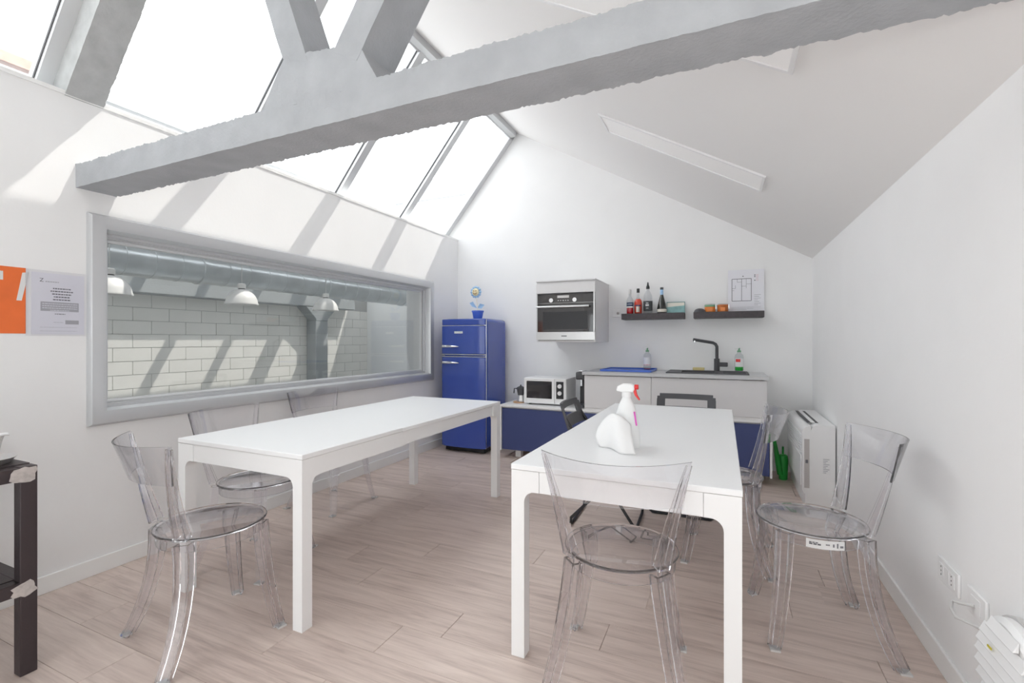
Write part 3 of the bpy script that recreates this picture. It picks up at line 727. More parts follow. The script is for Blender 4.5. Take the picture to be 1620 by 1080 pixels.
# microwave
mw = thing('microwave', 'white microwave oven on the low cabinet', 'microwave', (-1.66, 4.68, .552))
mx0, mx1, my0, my1, mz0, mz1 = -1.89, -1.43, 4.50, 4.84, .565, .828
obj('housing', MB().box(mx0, mx1, my0 + .02, my1, mz0, mz1), 'plastic_w', mw, bevel=.006)
dr = obj('door', MB().rectframe([(0, 0), (.028, 0), (.028, .016), (0, .016)], 'y', my0 + .003, mx0 + .002, mx1 - .125, mz0 + .004, mz1 - .004), 'plastic_w', mw, bevel=.003)
obj('door_window', MB().box(mx0 + .028, mx1 - .152, my0 + .009, my0 + .018, mz0 + .031, mz1 - .031), 'oven_glass', dr)
obj('lower_panel', MB().box(mx0 + .03, mx1 - .152, my0 + .004, my0 + .009, mz0 + .031, mz0 + .055), 'plastic_w', dr)
cp = obj('control_panel', MB().box(mx1 - .122, mx1 - .002, my0 + .003, my0 + .0195, mz0 + .004, mz1 - .004), 'plastic_w', mw, bevel=.002)
obj('dark_plate', MB().box(mx1 - .105, mx1 - .028, my0 + .0005, my0 + .003, mz0 + .06, mz1 - .03), 'black', cp)
for z in (mz1 - .075, mz1 - .145): obj('knob', MB().lathe([(.021, 0), (.021, .013), (.018, .016)], 20, (mx1 - .066, my0 - .016, z), 'y'), 'plastic_w', cp, smooth=40)
for xx in (mx0 + .05, mx1 - .05):
    for yy in (my0 + .06, my1 - .06): obj('foot', MB().cyl(.015, .5522, .566, 12, (xx, yy, 0)), 'black', mw)

# moka pot on a trivet
tv = obj('trivet', MB().cyl(.062, .5525, .565, 24, (-1.985, 4.60, 0)), 'wood'); tag(tv, 'round wooden trivet left of the microwave', 'trivet')
mk = thing('moka_pot', 'small dark moka pot on the wooden trivet', 'coffee pot', (-1.965, 4.60, .5655))
obj('boiler', MB().lathe([(.044, 0), (.047, .01), (.035, .062), (.035, .068)], 8, (-1.965, 4.60, .5655)), 'steel', mk)
obj('jug', MB().lathe([(.034, 0), (.047, .07), (.047, .078)], 8, (-1.965, 4.60, .6338)), 'char', mk)
obj('lid', MB().lathe([(.047, 0), (.02, .014), (.008, .02), (.008, .03), (.002, .032)], 8, (-1.965, 4.60, .7122)), 'black', mk)
obj('handle', MB().tube([(-2.008, 4.60, .70), (-2.04, 4.60, .70), (-2.045, 4.60, .65)], .007, 6), 'black', mk, smooth=60)

# coffee machine
cm = thing('coffee_machine', 'slim black coffee machine between the microwave and the grey cabinet', 'coffee machine', (-1.28, 4.6, .552))
obj('body', MB().box(-1.318, -1.235, 4.60, 4.80, .553, .90), 'black', cm, bevel=.012)
obj('head', MB().box(-1.32, -1.233, 4.455, 4.602, .83, .905), 'char', cm, bevel=.012)
obj('spout', MB().cyl(.012, .765, .831, 12, (-1.276, 4.51, 0)), 'chrome', cm, smooth=40)
obj('drip_tray', MB().box(-1.316, -1.237, 4.45, 4.602, .553, .585), 'char', cm, bevel=.006)
obj('lever', MB().tube([(-1.30, 4.52, .90), (-1.28, 4.46, .915), (-1.25, 4.46, .915)], .006, 8), 'chrome', cm, smooth=60)

# ------------------------------------------------------------------ grey base cabinets, worktop, sink, tap
GX0, GX1, GY = -1.213, .330, 4.385
def grey_cab(x0, x1, label):
    t = thing('base_cabinet', label, 'cabinet', ((x0 + x1) / 2, 4.7, .552), 'grey cabinets under the worktop')
    for xa in (x0 + .001, x1 - .017): obj('side_panel', MB().box(xa, xa + .016, GY + .021, 4.98, .5525, .886), 'grey_front', t)
    obj('bottom_panel', MB().box(x0 + .0172, x1 - .0172, GY + .021, 4.98, .5525, .57), 'grey_front', t)
    obj('door', MB().box(x0 + .0015, x1 - .0015, GY, GY + .019, .572, .880), 'grey_front', t, bevel=.0015)
    obj('plinth_strip', MB().box(x0 + .001, x1 - .001, GY + .006, GY + .02, .5525, .570), 'white', t)
grey_cab(GX0, -.5935, 'grey cabinet with one plain door next to the coffee machine')
grey_cab(-.5935, GX1, 'wide grey cabinet with one plain door under the sink')
bx0, bx1, by0, by1 = -.37, -.06, 4.55, 4.86
wt = obj('worktop', MB().box(GX0 - .015, GX1 + .012, GY - .025, by0, .887, .915).box(GX0 - .015, GX1 + .012, by1, 4.99, .887, .915).box(GX0 - .015, bx0, by0, by1, .887, .915).box(bx1, GX1 + .012, by0, by1, .887, .915), 'worktop')
tag(wt, 'pale grey worktop over the grey cabinets', 'worktop')
sk = thing('sink', 'black inset sink with drainer in the worktop', 'sink', (-.14, 4.7, .915))
SX0, SX1, SY0, SY1 = -.48, .205, 4.50, 4.925
rim = MB().box(SX0, SX1, SY0, by0 + .012, .9152, .924).box(SX0, SX1, by1 - .012, SY1, .9152, .924).box(SX0, bx0 + .012, by0 + .012, by1 - .012, .9152, .924).box(bx1 - .012, SX1, by0 + .012, by1 - .012, .9152, .924)
obj('rim', rim, 'char', sk)
bw = MB(); t_ = .006; a0, a1, b0, b1 = bx0 + .004, bx1 - .004, by0 + .004, by1 - .004
bw.box(a0, a0 + t_, b0, b1, .77, .915).box(a1 - t_, a1, b0, b1, .77, .915).box(a0 + t_, a1 - t_, b0, b0 + t_, .77, .915).box(a0 + t_, a1 - t_, b1 - t_, b1, .77, .915).box(a0, a1, b0, b1, .764, .77)
obj('bowl', bw, 'char', sk)
for i in range(6): obj('drainer_rib', MB().box(.0, .185, 4.55 + i * .05, 4.57 + i * .05, .924, .929), 'char', sk)
tp = thing('kitchen_tap', 'black kitchen tap with angled spout behind the sink', 'tap', (-.055, 4.895, .924))
tx, ty = -.055, 4.895
obj('base', MB().cyl(.025, .9242, 1.04, 20, (tx, ty, 0)), 'char', tp, smooth=40)
obj('spout', MB().tube([(tx, ty, 1.035), (tx, ty, 1.13), (tx, ty, 1.155), (tx - .012, ty - .004, 1.178), (tx - .035, ty - .012, 1.192), (tx - .18, ty - .07, 1.218), (tx - .205, ty - .08, 1.222)], .0145, 12), 'char', tp, smooth=60)
obj('aerator', MB().cyl(.012, 1.196, 1.212, 12, (tx - .195, ty - .076, 0)), 'chrome', tp, smooth=40)
obj('lever', MB().box(tx + .015, tx + .095, ty - .018, ty + .018, .965, 1.005), 'char', tp, bevel=.006)

def dish_soap(x, y, z, label, liquid, liqh, lblm):
    t = thing('soap_bottle', label, 'bottle', (x, y, z), 'dish soap bottles by the sink')
    obj('bottle', MB().lathe([(.034, .001), (.038, .008), (.038, .125), (.034, .150), (.018, .165), (.016, .175)], 24, (x, y, z)), 'bottle', t, smooth=40)
    obj('liquid', MB().lathe([(.030, .004), (.034, .01), (.034, liqh)], 20, (x, y, z)), liquid, t, smooth=40)
    obj('pump', MB().lathe([(.017, .176), (.017, .190), (.008, .193), (.008, .215)], 16, (x, y, z)), 'jar_g', t, smooth=40)
    obj('pump_spout', MB().tube([(x, y, z + .212), (x - .02, y - .01, z + .213), (x - .034, y - .016, z + .206)], .006, 8), 'spray', t, smooth=60)
    lv = []; lf = []
    for i in range(11):
        a = R(215 + i * 12)
        for zz in (.04, .12):
            for rr in (.0386, .0392): lv.append((x + rr * math.cos(a), y + rr * math.sin(a), z + zz))
    for i in range(10): o = i * 4; lf += [(o, o + 2, o + 6, o + 4), (o + 1, o + 5, o + 7, o + 3), (o + 2, o + 3, o + 7, o + 6), (o, o + 4, o + 5, o + 1)]
    lf += [(0, 1, 3, 2), (40, 42, 43, 41)]
    L_ = obj('label_print', MB().add(lv, lf), 'lab_white', t, smooth=60)
    rm = MB()
    for a0, a1, z0, z1 in lblm:
        for i in range(4):
            p, q_ = R(a0 + (a1 - a0) * i / 4), R(a0 + (a1 - a0) * (i + 1) / 4)
            rm.add([(x + rr * math.cos(g_), y + rr * math.sin(g_), z + zz) for rr in (.0393, .0397) for g_ in (p, q_) for zz in (z0, z1)], [(0, 2, 3, 1), (4, 5, 7, 6), (0, 1, 5, 4), (2, 6, 7, 3), (0, 4, 6, 2), (1, 3, 7, 5)])
    obj('label_patch', rm, 'red', L_)
dish_soap(.135, 4.86, .9292, 'soap bottle with green liquid and red label right of the tap', 'greenliq', .04, [(225, 285, .085, .112)])
dish_soap(-.695, 4.86, .9245, 'nearly empty clear soap bottle standing by the blue tray', 'campari', .010, [(220, 330, .041, .052)])
ty_ = thing('blue_tray', 'flat blue plastic tray on the worktop', 'tray', (-.86, 4.68, .915))
obj('base', MB().box(-1.08, -.62, 4.52, 4.92, .9155, .9225), 'tray_b', ty_, bevel=.002)
obj('rim', MB().rectframe([(0, 0), (.014, 0), (.014, .02), (0, .02)], 'y', 0, 0, 1, 0, 1) if False else MB().box(-1.09, -.61, 4.51, 4.522, .916, .934).box(-1.09, -.61, 4.918, 4.93, .916, .934).box(-1.09, -1.078, 4.522, 4.918, .916, .934).box(-.622, -.61, 4.522, 4.918, .916, .934), 'tray_b', ty_, bevel=.003)
spg = obj('sponge', MB().box(-.27, -.165, 4.875, 4.915, .9245, .953), 'sponge', bevel=.006); tag(spg, 'yellow kitchen sponge on the back rim of the sink', 'sponge')

# ------------------------------------------------------------------ wall oven
ox0, ox1, oy0, oy1, oz0, oz1 = -1.716, -1.114, 4.43, 4.995, 1.198, 1.796
oc = thing('oven_cabinet', 'grey wall cabinet housing the oven', 'cabinet', (-1.415, 4.7, oz0))
obj('side_panel', MB().box(ox0, ox0 + .016, oy0, oy1, oz0, oz1), 'grey_front', oc); obj('side_panel', MB().box(ox1 - .016, ox1, oy0, oy1, oz0, oz1), 'grey_front', oc)
obj('top_panel', MB().box(ox0 + .016, ox1 - .016, oy0, oy1, oz1 - .016, oz1), 'grey_front', oc); obj('bottom_panel', MB().box(ox0 + .016, ox1 - .016, oy0, oy1, oz0, oz0 + .016), 'grey_front', oc)
obj('back_panel', MB().box(ox0 + .016, ox1 - .016, oy1 - .012, oy1, oz0 + .016, oz1 - .016), 'grey_front', oc)
obj('filler_panel', MB().box(ox0 + .001, ox1 - .001, oy0 - .018, oy0 - .001, oz1 - .115, oz1 - .018), 'grey_front', oc, bevel=.001)
obj('top_trim', MB().box(ox0 - .002, ox1 + .002, oy0 - .02, oy1, oz1 + .001, oz1 + .012), 'grey_front', oc)
ov = thing('oven', 'black glass and steel built-in oven in the wall cabinet', 'oven', (-1.415, 4.65, oz0 + .016))
V0, V1 = ox0 + .003, ox1 - .003
obj('oven_box', MB().box(ox0 + .02, ox1 - .02, oy0 + .004, oy1 - .03, oz0 + .02, oz1 - .12), 'steel', ov)
cp = obj('control_panel', MB().box(V0, V1, oy0 - .022, oy0 + .003, oz1 - .212, oz1 - .118), 'oven_glass', ov)
obj('steel_edge', MB().box(V0, V0 + .012, oy0 - .024, oy0 - .022, oz0 + .1, oz1 - .118).box(V1 - .012, V1, oy0 - .024, oy0 - .022, oz0 + .1, oz1 - .118), 'steel', ov)
for xx in (ox0 + .165, ox0 + .405): obj('knob', MB().lathe([(.021, 0), (.023, .004), (.023, .018)], 20, (xx, oy0 - .041, oz1 - .187), 'y'), 'chrome', cp, smooth=40)
obj('display', MB().box(ox0 + .225, ox0 + .345, oy0 - .0235, oy0 - .022, oz1 - .165, oz1 - .140), 'plastic_g', cp)
for i in range(5): obj('button', MB().cyl(.005, 0, .003, 8, (ox0 + .235 + i * .025, oy0 - .025, oz1 - .19), 'y'), 'steel', cp)
dr = obj('door', MB().box(V0, V1, oy0 - .022, oy0 + .003, oz0 + .10, oz1 - .216), 'oven_glass', ov)
obj('inner_window', MB().box(ox0 + .075, ox1 - .075, oy0 - .0235, oy0 - .022, oz0 + .125, oz1 - .30), 'black', dr)
hb = MB().cyl(.011, 0, .53, 12, (ox0 + .02, oy0 - .058, oz1 - .252), 'x'); hb.box(ox0 + .05, ox0 + .065, oy0 - .055, oy0 - .022, oz1 - .258, oz1 - .246); hb.box(ox0 + .505, ox0 + .52, oy0 - .055, oy0 - .022, oz1 - .258, oz1 - .246)
obj('handle', hb, 'steel', dr, smooth=40)
lp = obj('lower_panel', MB().box(V0, V1, oy0 - .022, oy0 + .003, oz0 + .022, oz0 + .097), 'steel', ov)
obj('maker_mark', MB().box(-1.45, -1.395, oy0 - .0232, oy0 - .022, oz0 + .056, oz0 + .064), 'black', lp)

# ------------------------------------------------------------------ wall shelves and what stands on them
def shelf(x0, x1, label):
    s_ = obj('wall_shelf', MB().box(x0, x1, 4.80, 4.996, 1.425, 1.484), 'darkwood', bevel=.002); tag(s_, label, 'shelf', 'dark floating shelves')
shelf(-.942, -.344, 'dark floating shelf holding four liquor bottles'); shelf(-.259, .340, 'dark floating shelf holding jars and a floor plan')
SZ = 1.4845
def bottle(x, y, label, prof, m, extras):
    t = thing('liquor_bottle', label, 'bottle', (x, y, SZ), 'bottles on the shelf')
    b_ = obj('glass', MB().lathe(prof, 24, (x, y, SZ)), m, t, smooth=40)
    for nm, pr, mm in extras: obj(nm, MB().lathe(pr, 24, (x, y, SZ), cap=not nm.startswith('label')), mm, t, smooth=40)
    return t
t = bottle(-.872, 4.89, 'red liqueur bottle with navy band, first on the bottle shelf', [(.030, 0), (.034, .006), (.034, .14), (.028, .158), (.013, .18), (.012, .245)], 'bottle',
   [('liquid', [(.030, .004), (.0325, .01), (.0325, .075)], 'campari'), ('label_band', [(.0345, .078), (.0349, .079), (.0349, .116), (.0345, .117)], 'lab_blue'), ('label_lower', [(.0345, .062), (.0348, .063), (.0348, .077), (.0345, .0775)], 'lab_white'), ('cap', [(.0135, .205), (.0145, .206), (.0145, .25), (.012, .252)], 'plastic_g')])
mt = Matrix.Translation((-.872, 4.8545, SZ + .097)) @ Matrix.Rotation(R(90), 4, 'X')
me = text_mesh('CAMPARI', .015, mt); obj('lettering', me, 'lab_white', t)
t = bottle(-.790, 4.89, 'orange red aperitif bottle with cream label, second on the bottle shelf', [(.034, 0), (.038, .006), (.040, .11), (.036, .135), (.024, .152), (.0125, .17), (.0115, .245)], 'bottle',
   [('liquid', [(.033, .004), (.0365, .01), (.0385, .11), (.034, .134), (.022, .150)], 'aperol'), ('cap', [(.013, .215), (.0145, .216), (.0145, .255), (.012, .257)], 'black')])
def patch(mb, x, y, r, z0, z1, a0, a1, n=6):
    for i in range(n):
        p, q_ = R(a0 + (a1 - a0) * i / n), R(a0 + (a1 - a0) * (i + 1) / n)
        mb.add([(x + rr * math.cos(g_), y + rr * math.sin(g_), SZ + zz) for rr in (r, r + .0004) for g_ in (p, q_) for zz in (z0, z1)], [(0, 2, 3, 1), (4, 5, 7, 6), (0, 1, 5, 4), (2, 6, 7, 3), (0, 4, 6, 2), (1, 3, 7, 5)])
    return mb
obj('label_cream', patch(MB(), -.790, 4.89, .0405, .015, .072, 250, 300), 'lab_cream', t, smooth=30)
obj('label_band', patch(MB(), -.790, 4.89, .0408, .076, .088, 232, 318), 'lab_blue', t, smooth=30)
t = bottle(-.695, 4.90, 'tall clear bottle with dark round label and black pourer on the shelf', [(.038, 0), (.043, .008), (.044, .13), (.040, .18), (.026, .215), (.014, .235), (.014, .25)], 'bottle',
   [('label_dark', [(.0445, .03), (.0449, .031), (.0449, .125), (.0445, .126)], 'lab_dark'), ('pourer', [(.016, .25), (.018, .252), (.016, .275), (.010, .285), (.006, .315), (.004, .318)], 'black')])
lm = MB()
for a0, a1, z0, z1 in ((255, 285, .10, .108), (248, 292, .075, .092), (255, 285, .05, .056)):
    for i in range(6):
        p, q_ = R(a0 + (a1 - a0) * i / 6), R(a0 + (a1 - a0) * (i + .75) / 6)
        lm.add([(-.695 + rr * math.cos(g_), 4.90 + rr * math.sin(g_), SZ + zz) for rr in (.0450, .0453) for g_ in (p, q_) for zz in (z0, z1)], [(0, 2, 3, 1), (4, 5, 7, 6), (0, 1, 5, 4), (2, 6, 7, 3), (0, 4, 6, 2), (1, 3, 7, 5)])
obj('label_print', lm, 'lab_white', t)
bottle(-.560, 4.90, 'dark sparkling wine bottle on the shelf', [(.044, 0), (.047, .006), (.046, .05), (.038, .095), (.024, .15), (.0145, .185), (.0140, .25)], 'winebottle',
   [('label_foil', [(.0152, .185), (.0156, .186), (.0152, .235), (.0146, .236)], 'leafblue'), ('cap', [(.0152, .237), (.0162, .238), (.0162, .258), (.013, .260)], 'lab_dark'), ('label_lower', [(.0474, .012), (.0478, .013), (.0474, .040), (.0470, .041)], 'lab_cream')])
bd_ = thing('glass_board', 'teal and white printed glass board leaning at the shelf end', 'board', (-.43, 4.93, SZ))
obj('plate', MB().box(-.515, -.345, 4.925, 4.930, SZ, SZ + .108), 'teal', bd_)
obj('edge', MB().rectframe([(0, 0), (.006, 0), (.006, .008), (0, .008)], 'y', 4.9235, -.517, -.343, SZ, SZ + .112), 'tealdark', bd_)
obj('pale_sky', MB().add([(-.511, 4.9245, SZ + .062), (-.349, 4.9245, SZ + .075), (-.349, 4.9245, SZ + .105), (-.511, 4.9245, SZ + .105), (-.511, 4.9249, SZ + .062), (-.349, 4.9249, SZ + .075), (-.349, 4.9249, SZ + .105), (-.511, 4.9249, SZ + .105)], [(0, 1, 2, 3), (4, 7, 6, 5), (0, 4, 5, 1), (1, 5, 6, 2), (2, 6, 7, 3), (3, 7, 4, 0)]), 'lab_cream', bd_)
bd_.rotation_euler = (0, 0, 0)
ld = obj('dark_bowl', MB().lathe([(.052, 0), (.054, .002), (.050, .016), (.036, .030), (.015, .037), (.001, .038), (.001, .035), (.034, .027), (.047, .015), (.050, .001), (.052, 0)], 28, (-.205, 4.86, SZ), cap=False), 'char', smooth=50)
tag(ld, 'dark upturned bowl at the end of the jar shelf', 'bowl')
def jar(x, label, mb_, mt_):
    t = thing('jar', label, 'jar', (x, 4.89, SZ), 'jars on the shelf')
    obj('body', MB().lathe([(.046, 0), (.048, .004), (.048, .046), (.046, .05)], 28, (x, 4.89, SZ)), mb_, t, smooth=40)
    obj('upper_band', MB().lathe([(.046, .0502), (.049, .053), (.049, .066), (.046, .068)], 28, (x, 4.89, SZ)), mt_, t, smooth=40)
    obj('clip', MB().box(x + .048, x + .054, 4.875, 4.905, SZ + .03, SZ + .07), 'chrome', t)
    obj('glass_lid', MB().lathe([(.047, .0682), (.049, .070), (.045, .077), (.001, .078)], 28, (x, 4.89, SZ)), 'bottle', t, smooth=40)
    obj('label_print', MB().box(x - .02, x + .02, 4.8395, 4.8415, SZ + .008, SZ + .04), 'jar_o', t)
jar(-.115, 'orange jar with a green band on the shelf', 'jar_o', 'jar_g'); jar(-.003, 'brown orange jar beside the floor plan', 'jar_b', 'jar_b')
# floor plan sheet on the wall above the second shelf
pl = thing('floor_plan', 'white sheet with a printed floor plan standing on the shelf', 'poster', (.195, 4.985, SZ))
PX0, PX1, PZ0, PZ1, PY = .042, .350, SZ + .0005, 1.886, 4.978
obj('sheet', MB().box(PX0, PX1, PY, PY + .003, PZ0, PZ1), 'paper', pl)
ln = MB()
def seg(x0, z0, x1, z1, wd=.0022):
    if abs(x1 - x0) > abs(z1 - z0): ln.box(x0, x1, PY - .0006, PY - .0001, z0 - wd / 2, z0 + wd / 2)
    else: ln.box(x0 - wd / 2, x0 + wd / 2, PY - .0006, PY - .0001, z0, z1)
A, B, Cz, Dz = PX0 + .035, PX0 + .20, PZ0 + .105, PZ0 + .315
for s_ in ((A, Cz, B, Cz), (A, Dz, B, Dz), (A, Cz, A, Dz), (B, Cz, B, Dz)): seg(*s_, wd=.005)
xm = A + .083; seg(xm, Cz, xm, Dz, .004); seg(xm + .04, Dz - .09, xm + .04, Dz); seg(xm + .04, Dz - .05, B, Dz - .05); seg(A + .045, Dz - .03, xm, Dz - .03); seg(A + .045, Dz - .03, A + .045, Dz); seg(A, Dz - .09, A + .03, Dz - .09)
seg(A + .03, Dz - .09, A + .03, Dz - .06); seg(xm, Dz - .07, xm + .04, Dz - .07); seg(A + .004, Cz + .1, A + .02, Cz + .1)
for i in range(7): seg(PX0 + .225, PZ0 + .16 - i * .016, PX0 + .225 + (.055 if i == 0 else .03 + .012 * (i % 3)), PZ0 + .16 - i * .016)
for i in range(3): seg(PX0 + .03, PZ0 + .045 - i * .012, PX0 + .28 - .06 * i, PZ0 + .045 - i * .012, .0012)
for z in (PZ1 - .055, PZ1 - .07, PZ1 - .105): seg(PX0 + .225, z, PX0 + .235, z, .009)
seg(PX0 + .125, PZ1 - .062, PX0 + .135, PZ1 - .062, .009)
obj('plan_lines', ln, 'ink', pl)
rl = MB()
for i in range(5): rl.box(PX0 + .24, PX0 + .262, PY - .0006, PY - .0001, PZ1 - .055 - i * .013, PZ1 - .0535 - i * .013)
obj('red_key', rl, 'inkred', pl)
wo = thing('wall_outlet', 'small white outlet on the back wall between oven and shelf', 'outlet', (-1.035, 4.99, 1.50))
obj('plate', MB().box(-1.075, -.99, 4.989, 4.997, 1.46, 1.54), 'plastic_w', wo, bevel=.003)
obj('socket', MB().cyl(.016, 0, .003, 16, (-1.015, 4.987, 1.50), 'y'), 'strip', wo); obj('pin_hole', MB().cyl(.005, 0, .001, 10, (-1.015, 4.9863, 1.50), 'y'), 'black', wo)

# ------------------------------------------------------------------ floor-standing wall heater / fan coil on the right
ac = thing('fan_coil_unit', 'white floor standing fan coil unit in the corner', 'air conditioner', (.63, 4.4, 0))
AY0, AY1, AXF, AXB, AZ = 3.985, 4.82, .525, .728, .605
def rnd(x0, x1, z0, z1, r): return [(x1, z0), (x1, z1)] + [(x0 + r - r * math.sin(R(a)), z1 - r + r * math.cos(R(a))) for a in range(0, 91, 10)] + [(x0, z0)]
obj('base', MB().box(AXF + .02, AXB, AY0 + .01, AY1 - .01, 0, .10), 'plastic_w', ac)
obj('housing', MB().prism(rnd(AXF + .055, AXB, .10, AZ, .05), 'y', AY0 + .006, AY1), 'plastic_w', ac, smooth=35)
obj('front_cover', MB().prism([(AXF + .054, .102), (AXF + .054, AZ - .01)] + [(AXF + .05 - .05 * math.sin(R(a)), AZ - .06 + .05 * math.cos(R(a))) for a in range(0, 91, 10)] + [(AXF, .13), (AXF + .01, .102)], 'y', AY0, AY1), 'plastic_w', ac, smooth=35)
obj('recess_strip', MB().box(AXF + .012, AXF + .045, AY0 - .001, AY0 + .002, .145, .50), 'strip', ac)
obj('recess_edge', MB().rectframe([(0, 0), (.005, 0), (.005, .004), (0, .004)], 'y', AY0 - .0035, AXF + .007, AXF + .050, .14, .505), 'plastic_w', ac)
obj('brand_plate', MB().box(AXF + .020, AXF + .036, AY0 - .002, AY0 - .001, .325, .35), 'ink', ac)
obj('outlet_slot', MB().box(AXF + .045, AXF + .065, AY0 + .10, AY1 - .10, AZ, AZ + .002), 'gasket', ac)
obj('outlet_slot', MB().box(AXF + .095, AXF + .115, AY0 + .10, AY1 - .10, AZ, AZ + .002), 'gasket', ac)
obj('outlet_flap', MB().box(AXF + .067, AXF + .093, AY0 + .10, AY1 - .10, AZ, AZ + .006), 'plastic_w', ac, bevel=.002)
for i in range(7): obj('louvre', MB().box(AXF - .006, AXF + .002, AY0 + .03, AY1 - .03, .395 + i * .02, .405 + i * .02), 'plastic_w', ac)
obj('front_panel', MB().box(AXF - .005, AXF + .002, AY0 + .05, AY1 - .05, .15, .37), 'plastic_w', ac, bevel=.002)
lbp = obj('rating_label', MB().box(.650, .70, AY0 + .0045, AY0 + .006, .255, .375), 'lab_white', ac)
rt = MB()
for i in range(9): rt.box(.655, .672 + .02 * ((i * 7) % 3) / 2, AY0 + .0038, AY0 + .0045, .263 + i * .012, .268 + i * .012)
obj('print', rt, 'ink_l', lbp)
# green watering can
wc = thing('watering_can', 'green plastic watering can beside the fan coil unit', 'watering can', (.475, 4.72, 0))
obj('body', MB().lathe([(.030, 0), (.034, .008), (.040, .17), (.034, .21), (.028, .215)], 20, (.478, 4.72, 0)), 'green', wc, smooth=40)
obj('spout', MB().tube([(.455, 4.70, .05), (.435, 4.68, .16), (.415, 4.66, .29), (.402, 4.64, .36)], [.026, .022, .015, .014], 10), 'green', wc, smooth=60)
obj('rose', MB().tube([(.402, 4.64, .36), (.394, 4.632, .378)], [.015, .020], 12), 'green', wc, smooth=40)
obj('handle', MB().tube([(.478, 4.735, .21), (.480, 4.75, .27), (.485, 4.80, .27), (.484, 4.80, .10), (.480, 4.755, .06)], .008, 8), 'green', wc, smooth=60)

# ------------------------------------------------------------------ right wall: outlets, cable, round vent
o1 = thing('wall_outlet', 'wide white outlet plate low on the side wall', 'outlet', (XR - .006, 2.165, .375), 'outlets on the side wall')
obj('plate', MB().box(XR - .009, XR - .0003, 2.08, 2.25, .335, .418), 'plastic_w', o1, bevel=.003)
for i, m_ in enumerate(('white', 'plastic_w', 'white')):
    mo = obj('module', MB().box(XR - .0115, XR - .009, 2.105 + i * .042, 2.143 + i * .042, .352, .401), m_, o1, bevel=.001)
    if i != 1:
        obj('pin_hole', MB().cyl(.0028, 0, .0006, 8, (XR - .0122, 2.124 + i * .042, .362), 'x').cyl(.0028, 0, .0006, 8, (XR - .0122, 2.124 + i * .042, .3765), 'x').cyl(.0028, 0, .0006, 8, (XR - .0122, 2.124 + i * .042, .391), 'x'), 'black', mo)
o2 = thing('wall_outlet', 'smaller outlet plate with a grey cable beside the round vent', 'outlet', (XR - .006, 1.95, .37), 'outlets on the side wall')
obj('plate', MB().box(XR - .009, XR - .0003, 1.895, 2.015, .335, .418), 'plastic_w', o2, bevel=.003)
obj('socket', MB().box(XR - .0115, XR - .009, 1.925, 1.985, .352, .401), 'white', o2, bevel=.001)
cbl = obj('power_cable', MB().tube([(XR - .012, 1.955, .375), (XR - .04, 1.99, .362), (XR - .045, 2.02, .352), (XR - .06, 1.985, .342), (XR - .07, 1.92, .345), (XR - .05, 1.87, .355), (XR - .035, 1.83, .36)], .005, 8), 'plastic_g', smooth=60); tag(cbl, 'short grey power cable looping from the outlet to the round vent', 'cable')
vt = thing('round_vent', 'round white louvred vent cover low on the side wall', 'vent', (XR, 1.69, .31))
VY, VZ, VR = 1.685, .315, .155
obj('back_ring', MB().lathe([(VR - .012, 0), (VR, 0), (VR, .018), (VR - .012, .018), (VR - .012, 0)], 40, (XR - .0185, VY, VZ), 'x', cap=False), 'plastic_g', vt, smooth=40)
obj('body', MB().lathe([(.001, 0), (VR - .02, 0), (VR - .006, .012), (VR - .006, .03)], 40, (XR - .05, VY, VZ), 'x'), 'plastic_w', vt, smooth=40)
for i in range(8):
    z = -.115 + i * .033; hw = math.sqrt(max(0, (VR - .02) ** 2 - z * z))
    obj('louvre', MB().prism([(XR - .0515, VZ + z + .016), (XR - .0515, VZ + z - .012), (XR - .066, VZ + z - .014), (XR - .062, VZ + z - .008)], 'y', VY - hw, VY + hw), 'plastic_w', vt, bevel=.002)
obj('indicator', MB().box(XR - .068, XR - .0655, VY + .03, VY + .05, VZ + .05, VZ + .056), 'yellow', vt)

# ------------------------------------------------------------------ left wall: orange sheet and notice
og = thing('orange_sheet', 'orange sheet taped to the wall at the left edge', 'poster', (XL, .96, 1.245))
obj('sheet', MB().box(XL + .0004, XL + .0024, .862, 1.072, 1.247, 1.553), 'orange', og)
obj('tape', MB().add([(XL + .0026, 1.060, 1.53), (XL + .0026, 1.082, 1.535), (XL + .0026, 1.058, 1.40), (XL + .0026, 1.040, 1.40), (XL + .0034, 1.060, 1.53), (XL + .0034, 1.082, 1.535), (XL + .0034, 1.058, 1.40), (XL + .0034, 1.040, 1.40)], [(0, 1, 2, 3), (4, 7, 6, 5), (0, 4, 5, 1), (1, 5, 6, 2), (2, 6, 7, 3), (3, 7, 4, 0)]), 'film', og)
obj('tape', MB().box(XL + .0026, XL + .0034, .965, .996, 1.49, 1.53), 'film', og)
nt_ = thing('notice_sheet', 'white printed notice in a clear sleeve beside the window frame', 'poster', (XL, 1.2, 1.24))
N0, N1, NZ0, NZ1, NX = 1.092, 1.292, 1.245, 1.540, XL + .0024
obj('sheet', MB().box(XL + .0004, NX, N0, N1, NZ0, NZ1), 'paper', nt_)
obj('sleeve', MB().box(NX + .0014, NX + .0019, N0 - .022, N1 + .006, NZ0 - .008, NZ1 + .012), 'sleeve', nt_)
im = MB(); rnd_ = random.Random(3)
def words(y0, y1, z, hgt, mb):
    # y grows to the right in the picture
    yy = y0
    while yy < y1:
        l_ = rnd_.uniform(.004, .011); mb.box(NX + .0001, NX + .0005, yy, min(yy + l_, y1), z, z + hgt); yy += l_ + .0022
for i in range(5):
    hw = (.034, .043, .037, .031, .034)[i]; words((N0 + N1) / 2 + .012 - hw, (N0 + N1) / 2 + .012 + hw, NZ1 - .075 - i * .0135, .0055, im)
words(N0 + .085, N0 + .125, NZ1 - .198, .0035, im)
obj('text_lines', im, 'ink', nt_)
